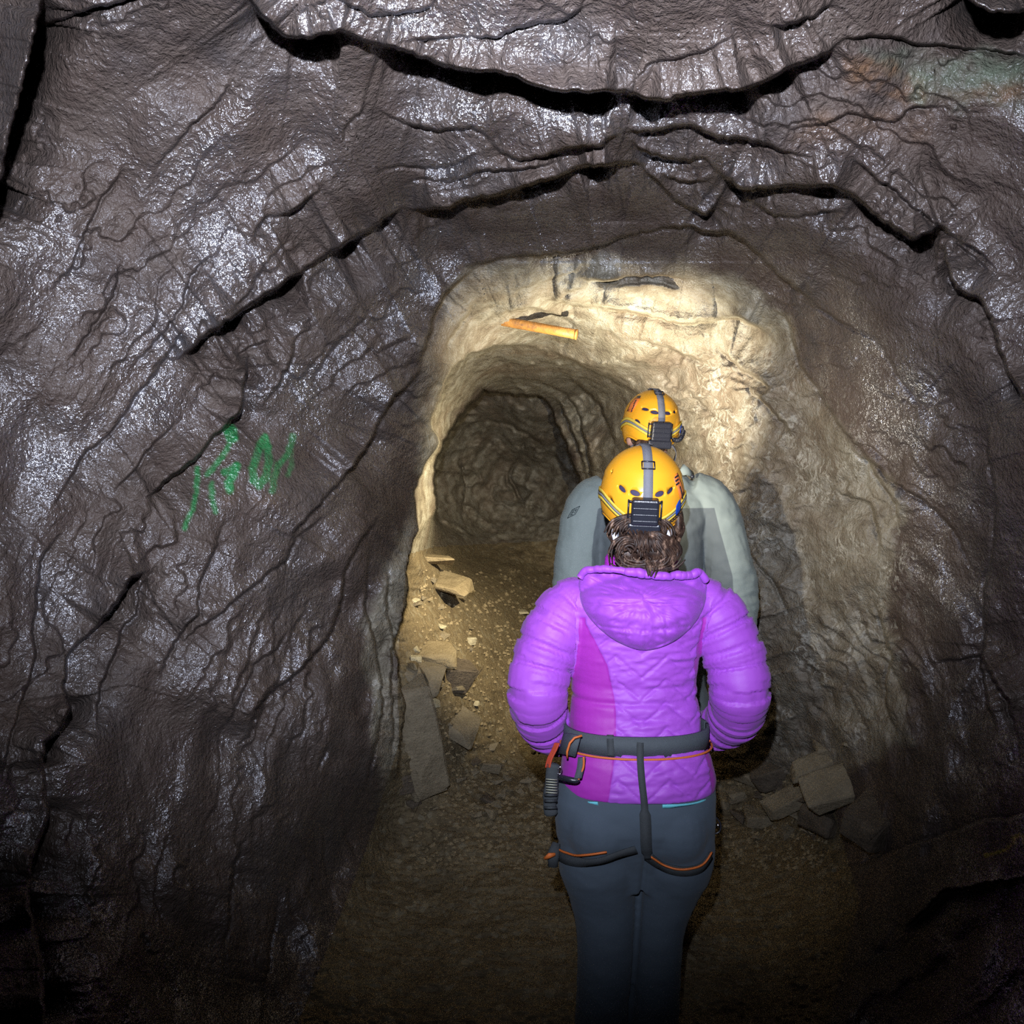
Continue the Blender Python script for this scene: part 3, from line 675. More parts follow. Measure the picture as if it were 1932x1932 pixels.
def bvh_of(data_or_mb):
    if isinstance(data_or_mb, MB): return BVHTree.FromPolygons(data_or_mb.V, data_or_mb.F)
    co, no, Fc = data_or_mb; return BVHTree.FromPolygons([Vector(v) for v in co.tolist()], Fc)
def cast_back(bv, u, v, Yd):
    """the point of a body on the line of sight of its back at (u, v)"""
    p = at(u, v, Yd); d = (p - CAM).normalized(); h = bv.ray_cast(CAM + d * .5, d)
    return (h[0], h[1]) if h[0] is not None else (p, Vector((0, -1, 0)))
def strip_on(bv, pts, wd, t, Yd, lift=.004, k=6):
    """webbing laid on the back of a body along bearings pts"""
    C = catmull(pts, k); P, N = [], []
    for (u, v) in C:
        h, n = cast_back(bv, u, v, Yd); P.append(h); N.append(n if n.y < 0 else -n)
    for _ in range(2):
        P = [P[0]] + [(P[i - 1] + P[i] * 2 + P[i + 1]) / 4 for i in range(1, len(P) - 1)] + [P[-1]]
        N = [N[0]] + [(N[i - 1] + N[i] * 2 + N[i + 1]).normalized() for i in range(1, len(N) - 1)] + [N[-1]]
    W = []
    for i in range(len(P)):
        T = (P[min(i + 1, len(P) - 1)] - P[max(i - 1, 0)]).normalized(); W.append(T.cross(N[i]))
    return MB().ribbon([p + n * lift for p, n in zip(P, N)], N, W, wd, t)

# ------------------------------------------------------------------ helmets and headlamps
class Helm:
    def __init__(s, c, a, b, h, yaw, roll, tilt):
        s.c = Vector(c); s.a, s.b, s.h = a, b, h
        s.M = Matrix.Rotation(yaw, 3, 'Z') @ Matrix.Rotation(roll, 3, 'Y') @ Matrix.Rotation(tilt, 3, 'X')
    def loc(s, az, el, k=0.0):
        """az 0 = back of the head, positive to the right seen from behind; angles in degrees; k = height above the shell"""
        A, E = math.radians(az), math.radians(el); ce, se = math.cos(E), math.sin(E)
        p = Vector((s.a * math.sin(A) * ce, -s.b * math.cos(A) * ce, s.h * se))
        n = Vector((p.x / s.a ** 2, p.y / s.b ** 2, p.z / s.h ** 2)).normalized()
        if el > 22: k += .003 * min(1, (el - 22) / 4)
        return p + n * k, n
    def pt(s, az, el, k=0.0): return s.c + s.M @ s.loc(az, el, k)[0]
    def nr(s, az, el): return s.M @ s.loc(az, el)[1]
    def rim(s, az):
        A = abs((az + 180) % 360 - 180); return -50 + 26 * float(sstep(25, 85, A)) - 0 * A + 6 * float(sstep(120, 180, A))
    def strip(s, path, wd, t, lift, k=6):
        C = catmull(path, k); P = [s.pt(a, e, lift) for a, e in C]; N = [s.nr(a, e) for a, e in C]; W = []
        for i in range(len(P)):
            T = (P[min(i + 1, len(P) - 1)] - P[max(i - 1, 0)]).normalized(); W.append(T.cross(N[i]))
        return MB().ribbon(P, N, W, wd, t)
    def patch(s, az, el, w_, h_, rot, lift, t=.0008, shape=None, n=6):
        """a sticker of w_ x h_ metres (or an outline in -1..1) lying on the shell"""
        cr, sr = math.cos(math.radians(rot)), math.sin(math.radians(rot))
        def q(x, y, k):
            X, Y = x * w_ / 2 * cr - y * h_ / 2 * sr, x * w_ / 2 * sr + y * h_ / 2 * cr
            return s.pt(az + math.degrees(X / (s.a * max(.3, math.cos(math.radians(el))))), el + math.degrees(Y / s.h), k)
        if shape is None: shape = [(-1, -1), (0, -1), (1, -1), (1, 0), (1, 1), (0, 1), (-1, 1), (-1, 0)]
        m = MB(); N = len(shape)
        V = []; Fc = []
        for L_, k in ((1, lift), (1, lift + t), (.6, lift + t), (.25, lift + t)):
            V += [q(x * L_, y * L_, k) for x, y in shape]
        V.append(q(0, 0, lift + t))
        for r in range(3):
            for j in range(N): Fc.append((r * N + j, r * N + (j + 1) % N, (r + 1) * N + (j + 1) % N, (r + 1) * N + j))
        for j in range(N): Fc.append((3 * N + j, 3 * N + (j + 1) % N, 4 * N))
        Fc.append(tuple(range(N))[::-1]); return m.add(V, Fc)

def make_helmet(H, label, vents, extra):
    root = empty('climbing_helmet', H.c); tag(root, label, 'helmet', 'orange climbing helmets')
    def dome(k, cut=0):
        rows = []
        for i in range(23):
            r = []
            for j in range(72):
                az = j * 5 - 180; e0 = H.rim(az) + cut; r.append(H.pt(az, e0 + (89.5 - e0) * i / 22, k))
            rows.append(r)
        return rows
    out, inn = dome(.0), dome(-.005)
    m = MB(); rows = inn[::-1] + out; m.rings(rows)
    tmp = bpy.data.objects.new('t', mesh_of('t', m.V, m.F)); col.objects.link(tmp)
    cut = MB()
    for (az, el, rot, L_, wd) in vents:
        c = H.pt(az, el); n = H.nr(az, el); up = (H.M @ Vector((0, 0, 1))); x = up.cross(n).normalized(); y = n.cross(x)
        R = Matrix((x, y, n)).transposed() @ Matrix.Rotation(math.radians(rot), 3, 'Z')
        cut.ball(c, (L_, wd, .012), 14, 8, R)
    ct = bpy.data.objects.new('c', mesh_of('c', cut.V, cut.F)); col.objects.link(ct)
    b = tmp.modifiers.new('b', 'BOOLEAN'); b.object = ct; b.operation = 'DIFFERENCE'; b.solver = 'EXACT'
    dg = bpy.context.evaluated_depsgraph_get(); dg.update(); me = bpy.data.meshes.new_from_object(tmp.evaluated_get(dg))
    V = [v.co.copy() for v in me.vertices]; Fc = [tuple(p.vertices) for p in me.polygons]
    bpy.data.objects.remove(tmp); bpy.data.objects.remove(ct)
    sh = obj('shell', V, Fc, M_orange, root)
    l = MB(); l.rings(dome(-.009, 3)); obj('liner', l.V, l.F, M_liner, root)
    # rolled rim
    r = MB(); r.tube([H.pt(az, H.rim(az), -.002) for az in range(-180, 181, 6)], .0036, 8); obj('rim', r.V, r.F, M_orange, root)
    extra(root, H); return root

def make_headlamp(H, label, buckle_el, bat, coil=False, strap_az=0):
    root = empty('headlamp', H.pt(0, 0)); tag(root, label, 'headlamp', 'headlamps strapped round the helmets')
    m = H.strip([(strap_az, e) for e in (-12, 10, 30, 50, 70, 88)] + [(180, e) for e in (75, 50, 25, 8)], .0235, .0016, .004, 5); obj('top_strap', m.V, m.F, M_strapgrey, root)
    # elastic band round the shell, in three stripes
    for name, dz, wd, mat in (('head_band', -4.2, .0085, M_yellow), ('band_stripe', 0, .0062, M_bandgrey), ('head_band', 4.2, .0085, M_yellow)):
        for q in (-1, 1):
            path = [(q * a, -30 + 31 * float(sstep(10, 80, a)) * 1.0 + 6 * float(sstep(80, 180, a)) + dz) for a in (12, 25, 40, 55, 70, 85, 110, 140, 168)]
            m = H.strip(path, wd, .0018, .003 if name == 'head_band' else .0036, 5); obj(name, m.V, m.F, mat, root)
    az, el = bat; c = H.pt(az, el, .019); n = H.nr(az, el); up = H.M @ Vector((0, 0, 1)); x = up.cross(n).normalized(); y = n.cross(x); R = Matrix((x, y, n)).transposed()
    m = MB().box(c, (.066, .066, .034), R, .006)
    bp = obj('battery_pack', m.V, m.F, M_black, root, smooth=False)
    m = MB().box(c + R @ Vector((0, -.044, -.004)), (.080, .028, .024), R, .005); obj('lower_clip', m.V, m.F, M_black, bp, smooth=False)
    for k in range(4):
        m = MB().box(c + R @ Vector((0, .028 - k * .016, .0175)), (.058, .0035, .003), R, .001); obj('ridge', m.V, m.F, M_black, bp, smooth=False)
    for q in (-1, 1):
        m = MB()
        for yy in (-.020, .022): m.tube([c + R @ Vector((q * .031, yy, -.008)), c + R @ Vector((q * .040, yy, -.012))], .003, 8)
        m.tube([c + R @ Vector((q * .040, yy, -.012)) for yy in (-.024, 0, .026)], .0022, 8); obj('side_loop', m.V, m.F, M_black, bp)
    bc = H.pt(strap_az, buckle_el, .007); n = H.nr(strap_az, buckle_el); x = up.cross(n).normalized(); y = n.cross(x); R2 = Matrix((x, y, n)).transposed()
    m = MB(); cs = [(-.0155, -.011), (.0155, -.011), (.0155, .011), (-.0155, .011)]
    pts = [bc + R2 @ Vector((a, b_, 0)) for a, b_ in cs]
    for i in range(4): m.tube([pts[i], pts[(i + 1) % 4]], .0018, 8)
    obj('buckle', m.V, m.F, M_black, root)
    if coil:
        path = catmull([H.pt(a, e, .012) for a, e in ((18, -30), (38, -33), (58, -27), (74, -12), (84, 0))], 40); m = MB(); P = []
        for i, p in enumerate(path):
            t = Vector(path[min(i + 1, len(path) - 1)]) - Vector(path[max(i - 1, 0)]); t.normalize(); a = t.cross(H.M @ Vector((0, 0, 1))).normalized(); b_ = t.cross(a)
            th = i * .85; rr = .0065 if 30 < i < 130 else .002; P.append(Vector(p) + a * rr * math.cos(th) + b_ * rr * math.sin(th))
        m.tube(P, .0020, 6); obj('coiled_cable', m.V, m.F, M_black, root)
    # lamp head on the brow
    c = H.pt(180, 2, .018); n = H.nr(180, 2); x = up.cross(n).normalized(); y = n.cross(x); R3 = Matrix((x, y, n)).transposed()
    m = MB().box(c, (.055, .038, .03), R3, .006); lh = obj('lamp_head', m.V, m.F, M_black, root, smooth=False)
    m = MB().tube([c + n * .014, c + n * .019], .014, 20); obj('lens', m.V, m.F, M_lens, lh)
    return root

# ------------------------------------------------------------------ the woman in purple
YW = 2.03; K = YW / F
def W(u, v, dy=0.0): return at(u, v, YW + dy)
wb = W(1203, 1640); wb.z = 0
def wsec(v, u0, u1, ry, dy=0.0):
    a, b = W(u0, v, dy), W(u1, v, dy); return (W(u0, v, dy - ry).z, (a.x + b.x) / 2, a.y, (b.x - a.x) / 2, ry)
torsoW = [wsec(1518, 1058, 1346, .122, .0), wsec(1500, 1056, 1349, .124), wsec(1450, 1062, 1338, .118, .0), wsec(1410, 1072, 1326, .108, .01), wsec(1360, 1077, 1318, .103, .02), wsec(1300, 1078, 1312, .103, .03), wsec(1250, 1072, 1318, .108, .025), wsec(1200, 1066, 1330, .113, .02),
          wsec(1160, 1062, 1345, .112, .02), wsec(1130, 1075, 1335, .100, .02), wsec(1105, 1105, 1303, .082, .03), wsec(1085, 1150, 1258, .062, .035), wsec(1070, 1163, 1245, .056, .04)]
mbT = MB().loft(torsoW, 48, 2.3)
bvT = bvh_of(mbT)
armL = [W(1105, 1138, .02), W(1075, 1150, .02), W(1045, 1195, .01), W(1024, 1250, .0), W(1014, 1310, -.01), W(1026, 1362, .06), W(1052, 1385, .14), W(1072, 1392, .20)]
armR = [W(1305, 1138, .02), W(1338, 1150, .02), W(1366, 1195, .01), W(1388, 1250, .0), W(1396, 1308, -.01), W(1384, 1352, .06), W(1352, 1374, .14), W(1328, 1382, .20)]
rad = [.055, .067, .070, .068, .065, .058, .048, .042]
mbJ = MB(); mbJ.V = list(mbT.V); mbJ.F = list(mbT.F)
for A in (armL, armR):
    C = catmull([(*p, r) for p, r in zip(A, rad)], 5); mbJ.tube([c[:3] for c in C], [c[3] for c in C], 24)
# body under the clothes
mbB = MB()
bodyT = [(z, cx, cy, rx * .82, ry * .80) for (z, cx, cy, rx, ry) in torsoW]
hc = W(1207, 950, .055)
mbB.loft([(wb.z + .78, W(1203, 1600).x, W(1203, 1600).y, .13, .09)] + bodyT, 32)
mbB.tube([W(1204, 1120, .04), W(1205, 1050, .05), hc + Vector((0, .0, -.03))], [.062, .052, .056], 20)
head_pieces(mbB, hc + Vector((0, .01, -.01)), 0, math.radians(-6), .96)
for A, sd in ((armL, 1), (armR, -1)):
    C = catmull([(*p, r * .62) for p, r in zip(A, rad)], 5); mbB.tube([c[:3] for c in C], [c[3] for c in C], 16)
    wr = Vector(A[-1]) + Vector((sd * .012, .02, .0)); hand_pieces(mbB, wr, (sd * .8, .55, -.1), (0, -1, .1), sd, .92, .5)
def leg(mb, side_pts, rr, k=5, n=28):
    C = catmull([(*p, r) for p, r in zip(side_pts, rr)], k); mb.tube([c[:3] for c in C], [c[3] for c in C], n)
gL, gR = .0, .0
legL = [W(1130, 1560, .0), W(1128, 1620, .01), W(1135, 1680, .02), W(1143, 1740, .02), W(1144, 1800, .02), W(1140, 1870, .03), W(1137, 1932, .03), W(1137, 2000, .02)]
rL = [.098, .103, .086, .078, .074, .073, .072, .070]
legR = [W(1272, 1560, .0), W(1272, 1620, .01), W(1258, 1680, .02), W(1244, 1740, .02), W(1238, 1800, .02), W(1235, 1870, .03), W(1233, 1932, .03), W(1233, 2000, .02)]
rR = [.098, .100, .080, .068, .064, .066, .065, .064]
for A in (legL, legR):
    e = A[-1]; mbB.tube([p for p in A] + [Vector((e.x, e.y, .12)), Vector((e.x, e.y + .02, .06))], [.075, .075, .066, .060, .055, .05, .05, .045, .04, .04], 16)
bodyW = fuse(mbB, .008, 4)
woman = smooth_obj('person', bodyW, M_skin, None, wb); woman.location = wb
tag(woman, 'person in a purple quilted hooded jacket and slate trousers, seen from behind, elbows bent', 'person')
# jacket
jk = fuse(mbJ, .0042, 6)
co, no, _f = jk
pu = 966 + co[:, 0] / (co[:, 1]) * F      # bearings of the cloth, used to place seams
pz = co[:, 2]
def jz(v): return W(1200, v, -.10).z
inarmL = np.full(len(co), 9.); sarm = np.zeros(len(co)); aarm = np.zeros(len(co))
for A in (armL, armR):
    C = np.array([c[:3] for c in catmull([tuple(p) for p in A], 6)]); cum = np.concatenate([[0], np.cumsum(np.linalg.norm(np.diff(C, axis=0), axis=1))])
    R_ = np.interp(cum, np.linspace(0, cum[-1], len(rad)), rad)
    for k in range(len(C)):
        d = np.linalg.norm(co - C[k], axis=1) / R_[k]; b = d < inarmL; inarmL[b] = d[b]; sarm[b] = cum[k]
cxm = W(1200, 1250).x; xr = co[:, 0] - cxm
armmask = sstep(.118, .138, np.abs(xr)) * (1 - sstep(1.05, 1.35, inarmL)) 
hullw = np.interp(-pz, [-jz(v) for v in (1070, 1130, 1200, 1300, 1410, 1518)], [.06, .175, .176, .160, .170, .195])
fold = fbm(co[:, 0] * 11, pz * 46, 4, 101) + .5 * fbm(co[:, 0] * 30, pz * 95, 3, 102)
# quilting on the torso: zigzag stitch lines
zz = np.abs(((xr / .062) + 100) % 2 - 1)
q1 = (pz / .058 + zz * .9) % 1.0
puff_t = .0045 * (1 - np.exp(-(np.minimum(q1, 1 - q1) / .09) ** 2))
# baffles run across the sleeves
s_ = sarm + .012 * fbm(co[:, 0] * 14, pz * 14, 2, 103) ; q2 = (s_ / .052) % 1.0
puff_s = .008 * (1 - np.exp(-(np.minimum(q2, 1 - q2) / .13) ** 2))
wr_s = .0062 * (1 - np.abs(fbm(sarm * 42, np.arctan2(co[:, 1] - YW, xr) * 2.5, 4, 104))) ** 2
panel_b = np.interp(-pz, [-jz(v) for v in (1180, 1200, 1260, 1320, 1350, 1400, 1518)], [.140, .128, .088, .072, .068, .070, .094])
below = sstep(jz(1175), jz(1195), pz) * -1 + 1
xl = -(co[:, 0] - W(1205, 1250).x)      # left side distance
panelL = (xl - panel_b)
panelR = ((co[:, 0] - W(1205, 1250).x) - np.interp(-pz, [-jz(v) for v in (1160, 1200, 1260, 1320, 1400, 1518)], [.150, .142, .132, .140, .150, .170]))
pan = np.maximum(panelL, panelR) * (1 - 0 * pz)
pan = np.minimum(pan, (jz(1170) - pz) * .5); pan = np.minimum(pan, .02 - armmask * .06)
attr_panel = np.clip(.5 + pan / .06, 0, 1)
smoothpan = sstep(.46, .54, attr_panel)
hemf = sstep(jz(1514), jz(1495), pz)
disp = armmask * (puff_s + wr_s) + (1 - armmask) * ((1 - smoothpan) * (puff_t + .0060 * fold) + smoothpan * .0018 * fold) * hemf
cinch = np.exp(-((pz - jz(1335)) / .008) ** 2) * .006 * (1 - armmask)      # waist seam
beltz = np.exp(-((pz - jz(1409)) / .03) ** 2) * .006 * (1 - armmask)
disp = disp - cinch - beltz
jacket = smooth_obj('jacket', jk, M_purple, woman, wb, disp, {'panel': attr_panel})
# hood hanging on the back
OUT = [(1096, 1078), (1092, 1105), (1096, 1135), (1108, 1160), (1132, 1187), (1160, 1208), (1190, 1222), (1218, 1227), (1248, 1221), (1280, 1205), (1306, 1182), (1322, 1158), (1332, 1130), (1333, 1102), (1328, 1084), (1300, 1078), (1260, 1082), (1215, 1080), (1170, 1076), (1130, 1072)]
OC = catmull(OUT + [OUT[0]], 11)[:-1]; cu, cv = 1212, 1132
rings = []
for r_, bul in [(1.0, -.045), (1.0, 0.0)] + [(r, .061 * (1 - r ** 3.2) ** .5) for r in (.995, .98, .96, .935, .91, .88, .85, .82, .79, .75, .71, .67, .63, .59, .55, .5, .45, .4, .35, .3, .25, .2, .15, .1, .05, .01)]:
    ring = []
    for (u, v) in OC:
        uu, vv = cu + (u - cu) * r_, cv + (v - cv) * r_
        h, n = bvT.ray_cast(CAM, (at(uu, vv, YW) - CAM).normalized())[:2]
        Yb = (h.y if h is not None else YW)
        Yb = max(min(Yb, YW - .03), YW - .10)
        tb = bul * (1 - .25 * float(sstep(1130, 1080, vv)))
        wv = .0065 * float(fbm(uu / 34 + vv / 60, vv / 22 - uu / 70, 3, 111)) - .0055 * (1 - abs(float(fbm(uu / 30, vv / 15 - uu / 60, 2, 113)))) ** 6 + .002 * float(fbm(uu / 9, vv / 14, 2, 112)) + .0035 * math.sin(uu / 5.5 + 2 * float(vnoise(uu / 20, vv / 20, 5))) * float(sstep(1108, 1088, vv))
        sm = 0
        for su, k_ in ((1176, 5), (1256, 5)): sm -= .004 * math.exp(-((uu - su - (vv - 1130) * .03) / 2.2) ** 2)
        sm -= .005 * math.exp(-((vv - 1192 + abs(uu - 1215) * .12) / 2.5) ** 2) + .003 * math.exp(-((vv - 1140) / 2.2) ** 2)
        ring.append(at(uu, vv, Yb - (tb + (wv + sm) * (1 if r_ < .97 else 0))))
    rings.append(ring)
m = MB().rings(rings)
hood = obj('hood', m.V, m.F, M_hood, jacket)
m = MB(); top = catmull([(1094, 1090), (1106, 1077), (1140, 1073), (1175, 1078), (1215, 1083), (1260, 1086), (1300, 1084), (1322, 1082), (1332, 1094)], 26)
m.tube([at(u, v, YW - .100 + .045 * abs((u - 1213) / 120) ** 2 + .003 * float(fbm(u / 8, 1, 2, 3))) + Vector((0, 0, .0045 * float(fbm(u / 13, 2, 2, 9)))) for u, v in top], [.0098 + .0030 * float(fbm(u / 15, 4, 2, 12)) for u, v in top], 12)
obj('hood_hem', m.V, m.F, M_hood, hood)
# fleece collar standing inside the hood
R1 = []
for (dz, rr) in ((-.045, .094), (0.0, .090), (.012, .082), (.006, .070), (-.04, .062)):
    ring = []
    for k in range(40):
        t = 2 * PI * k / 40; x = math.cos(t); y = math.sin(t)
        side = .020 * abs(x) ** 3 * (1.3 if x < 0 else 1)
        ring.append(W(1210, 1070, .045) + Vector((x * rr * 1.05, y * rr * .72, dz + side + .006 * y)))
    R1.append(ring)
m = MB().rings(R1, cap=False)
obj('collar', m.V, m.F, M_lining, jacket)
# trousers
mbP = MB(); mbP.loft([wsec(1690, 1090, 1300, .066, .02), wsec(1650, 1072, 1326, .075, .01), wsec(1610, 1048, 1346, .105, .005), wsec(1580, 1045, 1348, .120, .0), wsec(1540, 1046, 1348, .121, .0), wsec(1500, 1054, 1345, .114, .0), wsec(1480, 1060, 1340, .106, .0)], 48, 2.3)
for A, r_ in ((legL, rL), (legR, rR)):
    e = A[-1]; leg(mbP, A + [Vector((e.x, e.y, .18)), Vector((e.x, e.y, .075))], r_ + [r_[-1] * 1.02, r_[-1] * 1.1])
for u in (1130, 1272): mbP.ball(W(u, 1560, -.045), (.085, .080, .095), 20, 14)
pn = fuse(mbP, .0055, 7)
co, no, _f = pn
ucr = np.interp(-co[:, 2], [-W(0, v).z for v in (1500, 1600, 1660, 1750, 1932)], [1208, 1208, 1206, 1200, 1189]); crease = np.exp(-((co[:, 0] - (ucr - 966) / F * YW) / .006) ** 2) * (1 - sstep(jz(1600), jz(1530), co[:, 2])) * .012
foldt = .0026 * fbm(co[:, 0] * 16, co[:, 2] * 26, 4, 120) + .004 * (fbm(co[:, 0] * 9 + co[:, 2] * 6, co[:, 2] * 14, 3, 121)) * np.exp(-((co[:, 2] - jz(1625)) / .06) ** 2)
inseam = .0022 * np.exp(-((co[:, 0] - W(1122, 1800).x) / .004) ** 2) * 0
trous = smooth_obj('trousers', pn, M_trouser, woman, wb, foldt - crease)
bvP = bvh_of(pn); bvJ = bvh_of(jk)
# shirt hem showing between jacket and trousers
for pts in (((1092, 1509), (1112, 1513), (1128, 1514)), ((1250, 1519), (1280, 1518), (1312, 1514), (1337, 1506))):
    m = strip_on(bvJ, [(u, v - 4) for u, v in pts], .010, .002, YW, -.002); m.V = [p - Vector((0, 0, .009)) for p in m.V]; obj('shirt_hem', m.V, m.F, M_teal, woman)
# boots
for e in (legL[-1], legR[-1]):
    m = MB(); x = e.x; y = e.y
    gz = surf(966 + x / 2.05 * F, 2070).z if False else 0.0
    m.loft([(gz, x, y + .05, .046, .135), (gz + .02, x, y + .05, .047, .137), (gz + .05, x, y + .035, .045, .118), (gz + .09, x, y + .005, .044, .075), (gz + .16, x, y - .005, .046, .056), (gz + .2, x, y - .005, .044, .052)], 24)
    b = obj('boot', m.V, m.F, M_boot, woman)
# hair: cap under the helmet, loose low knot and stray locks
mh = MB(); mh.ball(hc + Vector((0, -.004, .012)), (.088, .108, .098), 28, 18)
mh.ball(W(1208, 1006, -.030), (.056, .040, .045), 20, 14)
mh.ball(W(1238, 1036, -.050), (.056, .036, .034), 20, 14, Matrix.Rotation(.15, 3, 'Y'))
mh.ball(W(1182, 1044, -.045), (.030, .030, .032), 20, 14)
mh.ball(W(1274, 985, .03), (.020, .045, .055), 14, 10)
hd = fuse(mh, .006, 3)
co, no, _f = hd
hd_disp = .003 * fbm(co[:, 0] * 60, co[:, 2] * 18, 3, 130)
hair = smooth_obj('hair', hd, M_hair, woman, wb, hd_disp)
rnd = random.Random(5); m = MB()
def lock(pts, r, k=7, jit=.006, n=1):
    for _ in range(n):
        P = [Vector(p) + Vector((rnd.gauss(0, jit), rnd.gauss(0, jit * .5), rnd.gauss(0, jit))) for p in pts]
        C = catmull([tuple(p) for p in P], k); L_ = len(C); m.tube(C, [r * (math.sin(PI * min(1, (i + .6) / (L_ + .2))) ** .5) + .0004 for i in range(L_)], 6)
T = YW
def wander(c0, rx, rz, a0, a1, dy, n, r=.0021):
    """locks that curl round the knot"""
    for _ in range(n):
        k = rnd.uniform(.25, 1.1); o = rnd.uniform(-.5, .5); sp = rnd.uniform(-.3, .3); P = []
        for i in range(6):
            a = a0 + o + (a1 - a0) * i / 5; q = k + sp * (i - 2.5) / 2.5 + rnd.uniform(-.03, .03)
            P.append(W(c0[0] + rx * q * math.cos(a), c0[1] - rz * q * math.sin(a), dy - .030 * math.sqrt(max(0, 1.1 - k * k * .9)) + rnd.uniform(-.003, .003)))
        lock(P, r * rnd.uniform(.9, 2.2), n=1, jit=.0008)
for k in range(58):
    a, b = rnd.uniform(-1, 1), rnd.uniform(0, 1)
    lock([W(1214 + 16 * a, 994, -.07), W(1232 + 8 * a + 14 * b, 1008 + 10 * (1 - b), -.088 - .006 * rnd.random()), W(1252 + 26 * b, 1024 + 24 * (1 - b), -.094 + .02 * b), W(1258 + 26 * b, 1044 + 16 * (1 - b), -.090 + .02 * b), W(1246 + 18 * b + 6 * a, 1064 + 6 * a, -.088)], rnd.uniform(.0018, .0042), n=1, jit=.0012)
wander((1184, 1046), 30, 32, 3.2, .2, -.066, 12)
wander((1208, 1004), 52, 32, 3.0, .1, -.052, 30)
wander((1215, 1050), 60, 30, 3.4, 6.0, -.075, 24)
for k in range(26):
    u = rnd.uniform(1160, 1262); lock([W(u, 985, -.055), W(u * .6 + 484, 1003, -.085), W(u * .4 + 730, 1022, -.100), W(u * .5 + 610, 1040, -.098)], .0021, n=1, jit=.002)
for k in range(16):
    lock([W(1272 + rnd.uniform(-6, 10), 965, .03), W(1282 + rnd.uniform(-6, 8), 992, .005), W(1280 + rnd.uniform(-8, 6), 1018, -.02), W(1262 + rnd.uniform(-8, 8), 1044, -.06)], .0022, n=1, jit=.002)
for k in range(7):
    lock([W(1152 + rnd.uniform(-3, 5), 985, .02), W(1150 + rnd.uniform(-4, 6), 1008, .0), W(1160 + rnd.uniform(-4, 6), 1028, -.02), W(1172, 1044, -.04)], .0018, n=1, jit=.002)
for k in range(9):
    lock([W(1215 + k * 2, 1052, -.10), W(1218 + k * 2.4, 1070, -.112), W(1222 + k * 1.5, 1086, -.122)], .002, n=1, jit=.002)
obj('loose_lock', m.V, m.F, M_hair, hair)
# helmet
HW = Helm(W(1211, 934, .045), .1085, .128, .1265, math.radians(-3), math.radians(2), math.radians(2))
S8 = [(math.cos(a * PI / 4), math.sin(a * PI / 4)) for a in range(8)]
def extraW(root, H):
    m = H.patch(50, 14, .026, .060, 22, .0035, shape=[(-1, -1), (0, -1), (1, -.9), (1, 0), (.9, 1), (0, 1), (-1, .8), (-.9, 0)]); s_ = obj('orange_sticker', m.V, m.F, M_stick, root)
    m = MB()
    for yy in (24, 20, 16): m2 = H.patch(45, yy, .016, .004, 22, .0045); m.add(m2.V, m2.F)
    m2 = H.patch(53, 6, .005, .034, 22, .0045); m.add(m2.V, m2.F); obj('sticker_print', m.V, m.F, M_black, s_)
    m = H.patch(47, -10, .022, .040, 8, .0058, shape=[(-.7, -1), (.2, -.9), (1, -.35), (.9, .3), (.4, 1), (-.2, .8), (-1, .3), (-.9, -.4)]); obj('blue_sticker', m.V, m.F, M_blue, root)
    m = MB()                                       # black lettering along the rim, right side
    for k in range(7):
        a = 33 + k * 4.6; e = -33 + k * 2.3
        for dx, rt in ((-.8, 4), (.0, -26), (.8, 4)):
            m2 = H.patch(a + dx, e, .0016, .009, rt - 18, .0012, .0006); m.add(m2.V, m2.F)
    obj('rim_lettering', m.V, m.F, M_black, root)
    for q in (-1, 1):                              # grey nape and white chin webbing
        P = [H.pt(q * 28, -46, -.006), H.pt(q * 50, -46, -.004) + Vector((0, 0, -.006)), H.pt(q * 66, -40, -.004) + Vector((0, 0, -.026))]
        N = [Vector((q * .3, -1, 0))] * 3
        C = catmull([tuple(p) for p in P], 5); Np = [Vector((q * (.3 + .5 * i / len(C)), -1, 0)) for i in range(len(C))]
        Wd = [Vector((0, 0, 1))] * len(C)
        m = MB().ribbon(C, Np, Wd, .018, .002); obj('nape_strap', m.V, m.F, M_strapgrey, root)
        m = MB().tube([W(1211 + q * 54, 994, -.0), W(1211 + q * 52, 1008, -.03), W(1211 + q * 49, 1022, -.035)], [.006, .0075, .006], 10, .6); obj('chin_strap_adjuster', m.V, m.F, M_white, root)
helmW = make_helmet(HW, 'orange climbing helmet of the person in the purple jacket, blue sticker on its right side',
    [(-36, 9, -32, .016, .0065), (-17, 5, -18, .015, .0075), (17, 5, 18, .015, .0075), (34, 9, 32, .016, .0065), (-52, -6, -35, .013, .0055), (-60, 28, 0, .004, .003)], extraW)
lampW = make_headlamp(HW, 'headlamp with grey top strap and black battery box on the nearer helmet', 36, (-3, -13), False, 0)

# harness
def ring_strip(bvx, v_of, c, lift, t, wd, n=72, a0=0, a1=2 * PI):
    P, N, Wd = [], [], []
    for k in range(n + 1):
        a = a0 + (a1 - a0) * k / n; d = Vector((math.cos(a), math.sin(a), 0)); z = v_of(a)
        h, nn = bvx.ray_cast(Vector((c.x, c.y, z)) + d * .6, -d)[:2]
        if h is None: continue
        nn = d; P.append(h + d * lift); N.append(d); Wd.append(Vector((0, 0, 1)))
    return P, N, Wd
har = empty('climbing_harness', W(1203, 1410)); tag(har, 'dark grey climbing harness with orange piping worn over the purple jacket', 'harness')
cB = W(1199, 1409, .01); zB = lambda a: W(1200, 1411, -.11).z + .0 * math.cos(a)
P, N, Wd = ring_strip(bvT, zB, cB, .006, .007, .05); m = MB().ribbon(P, N, Wd, .050, .007)
belt = obj('waist_belt', m.V, m.F, M_belt, har)
m = MB().tube([p - Vector((0, 0, .0262)) + n * .014 for p, n in zip(P, N)], .0028, 8); obj('belt_piping', m.V, m.F, M_piping, belt)
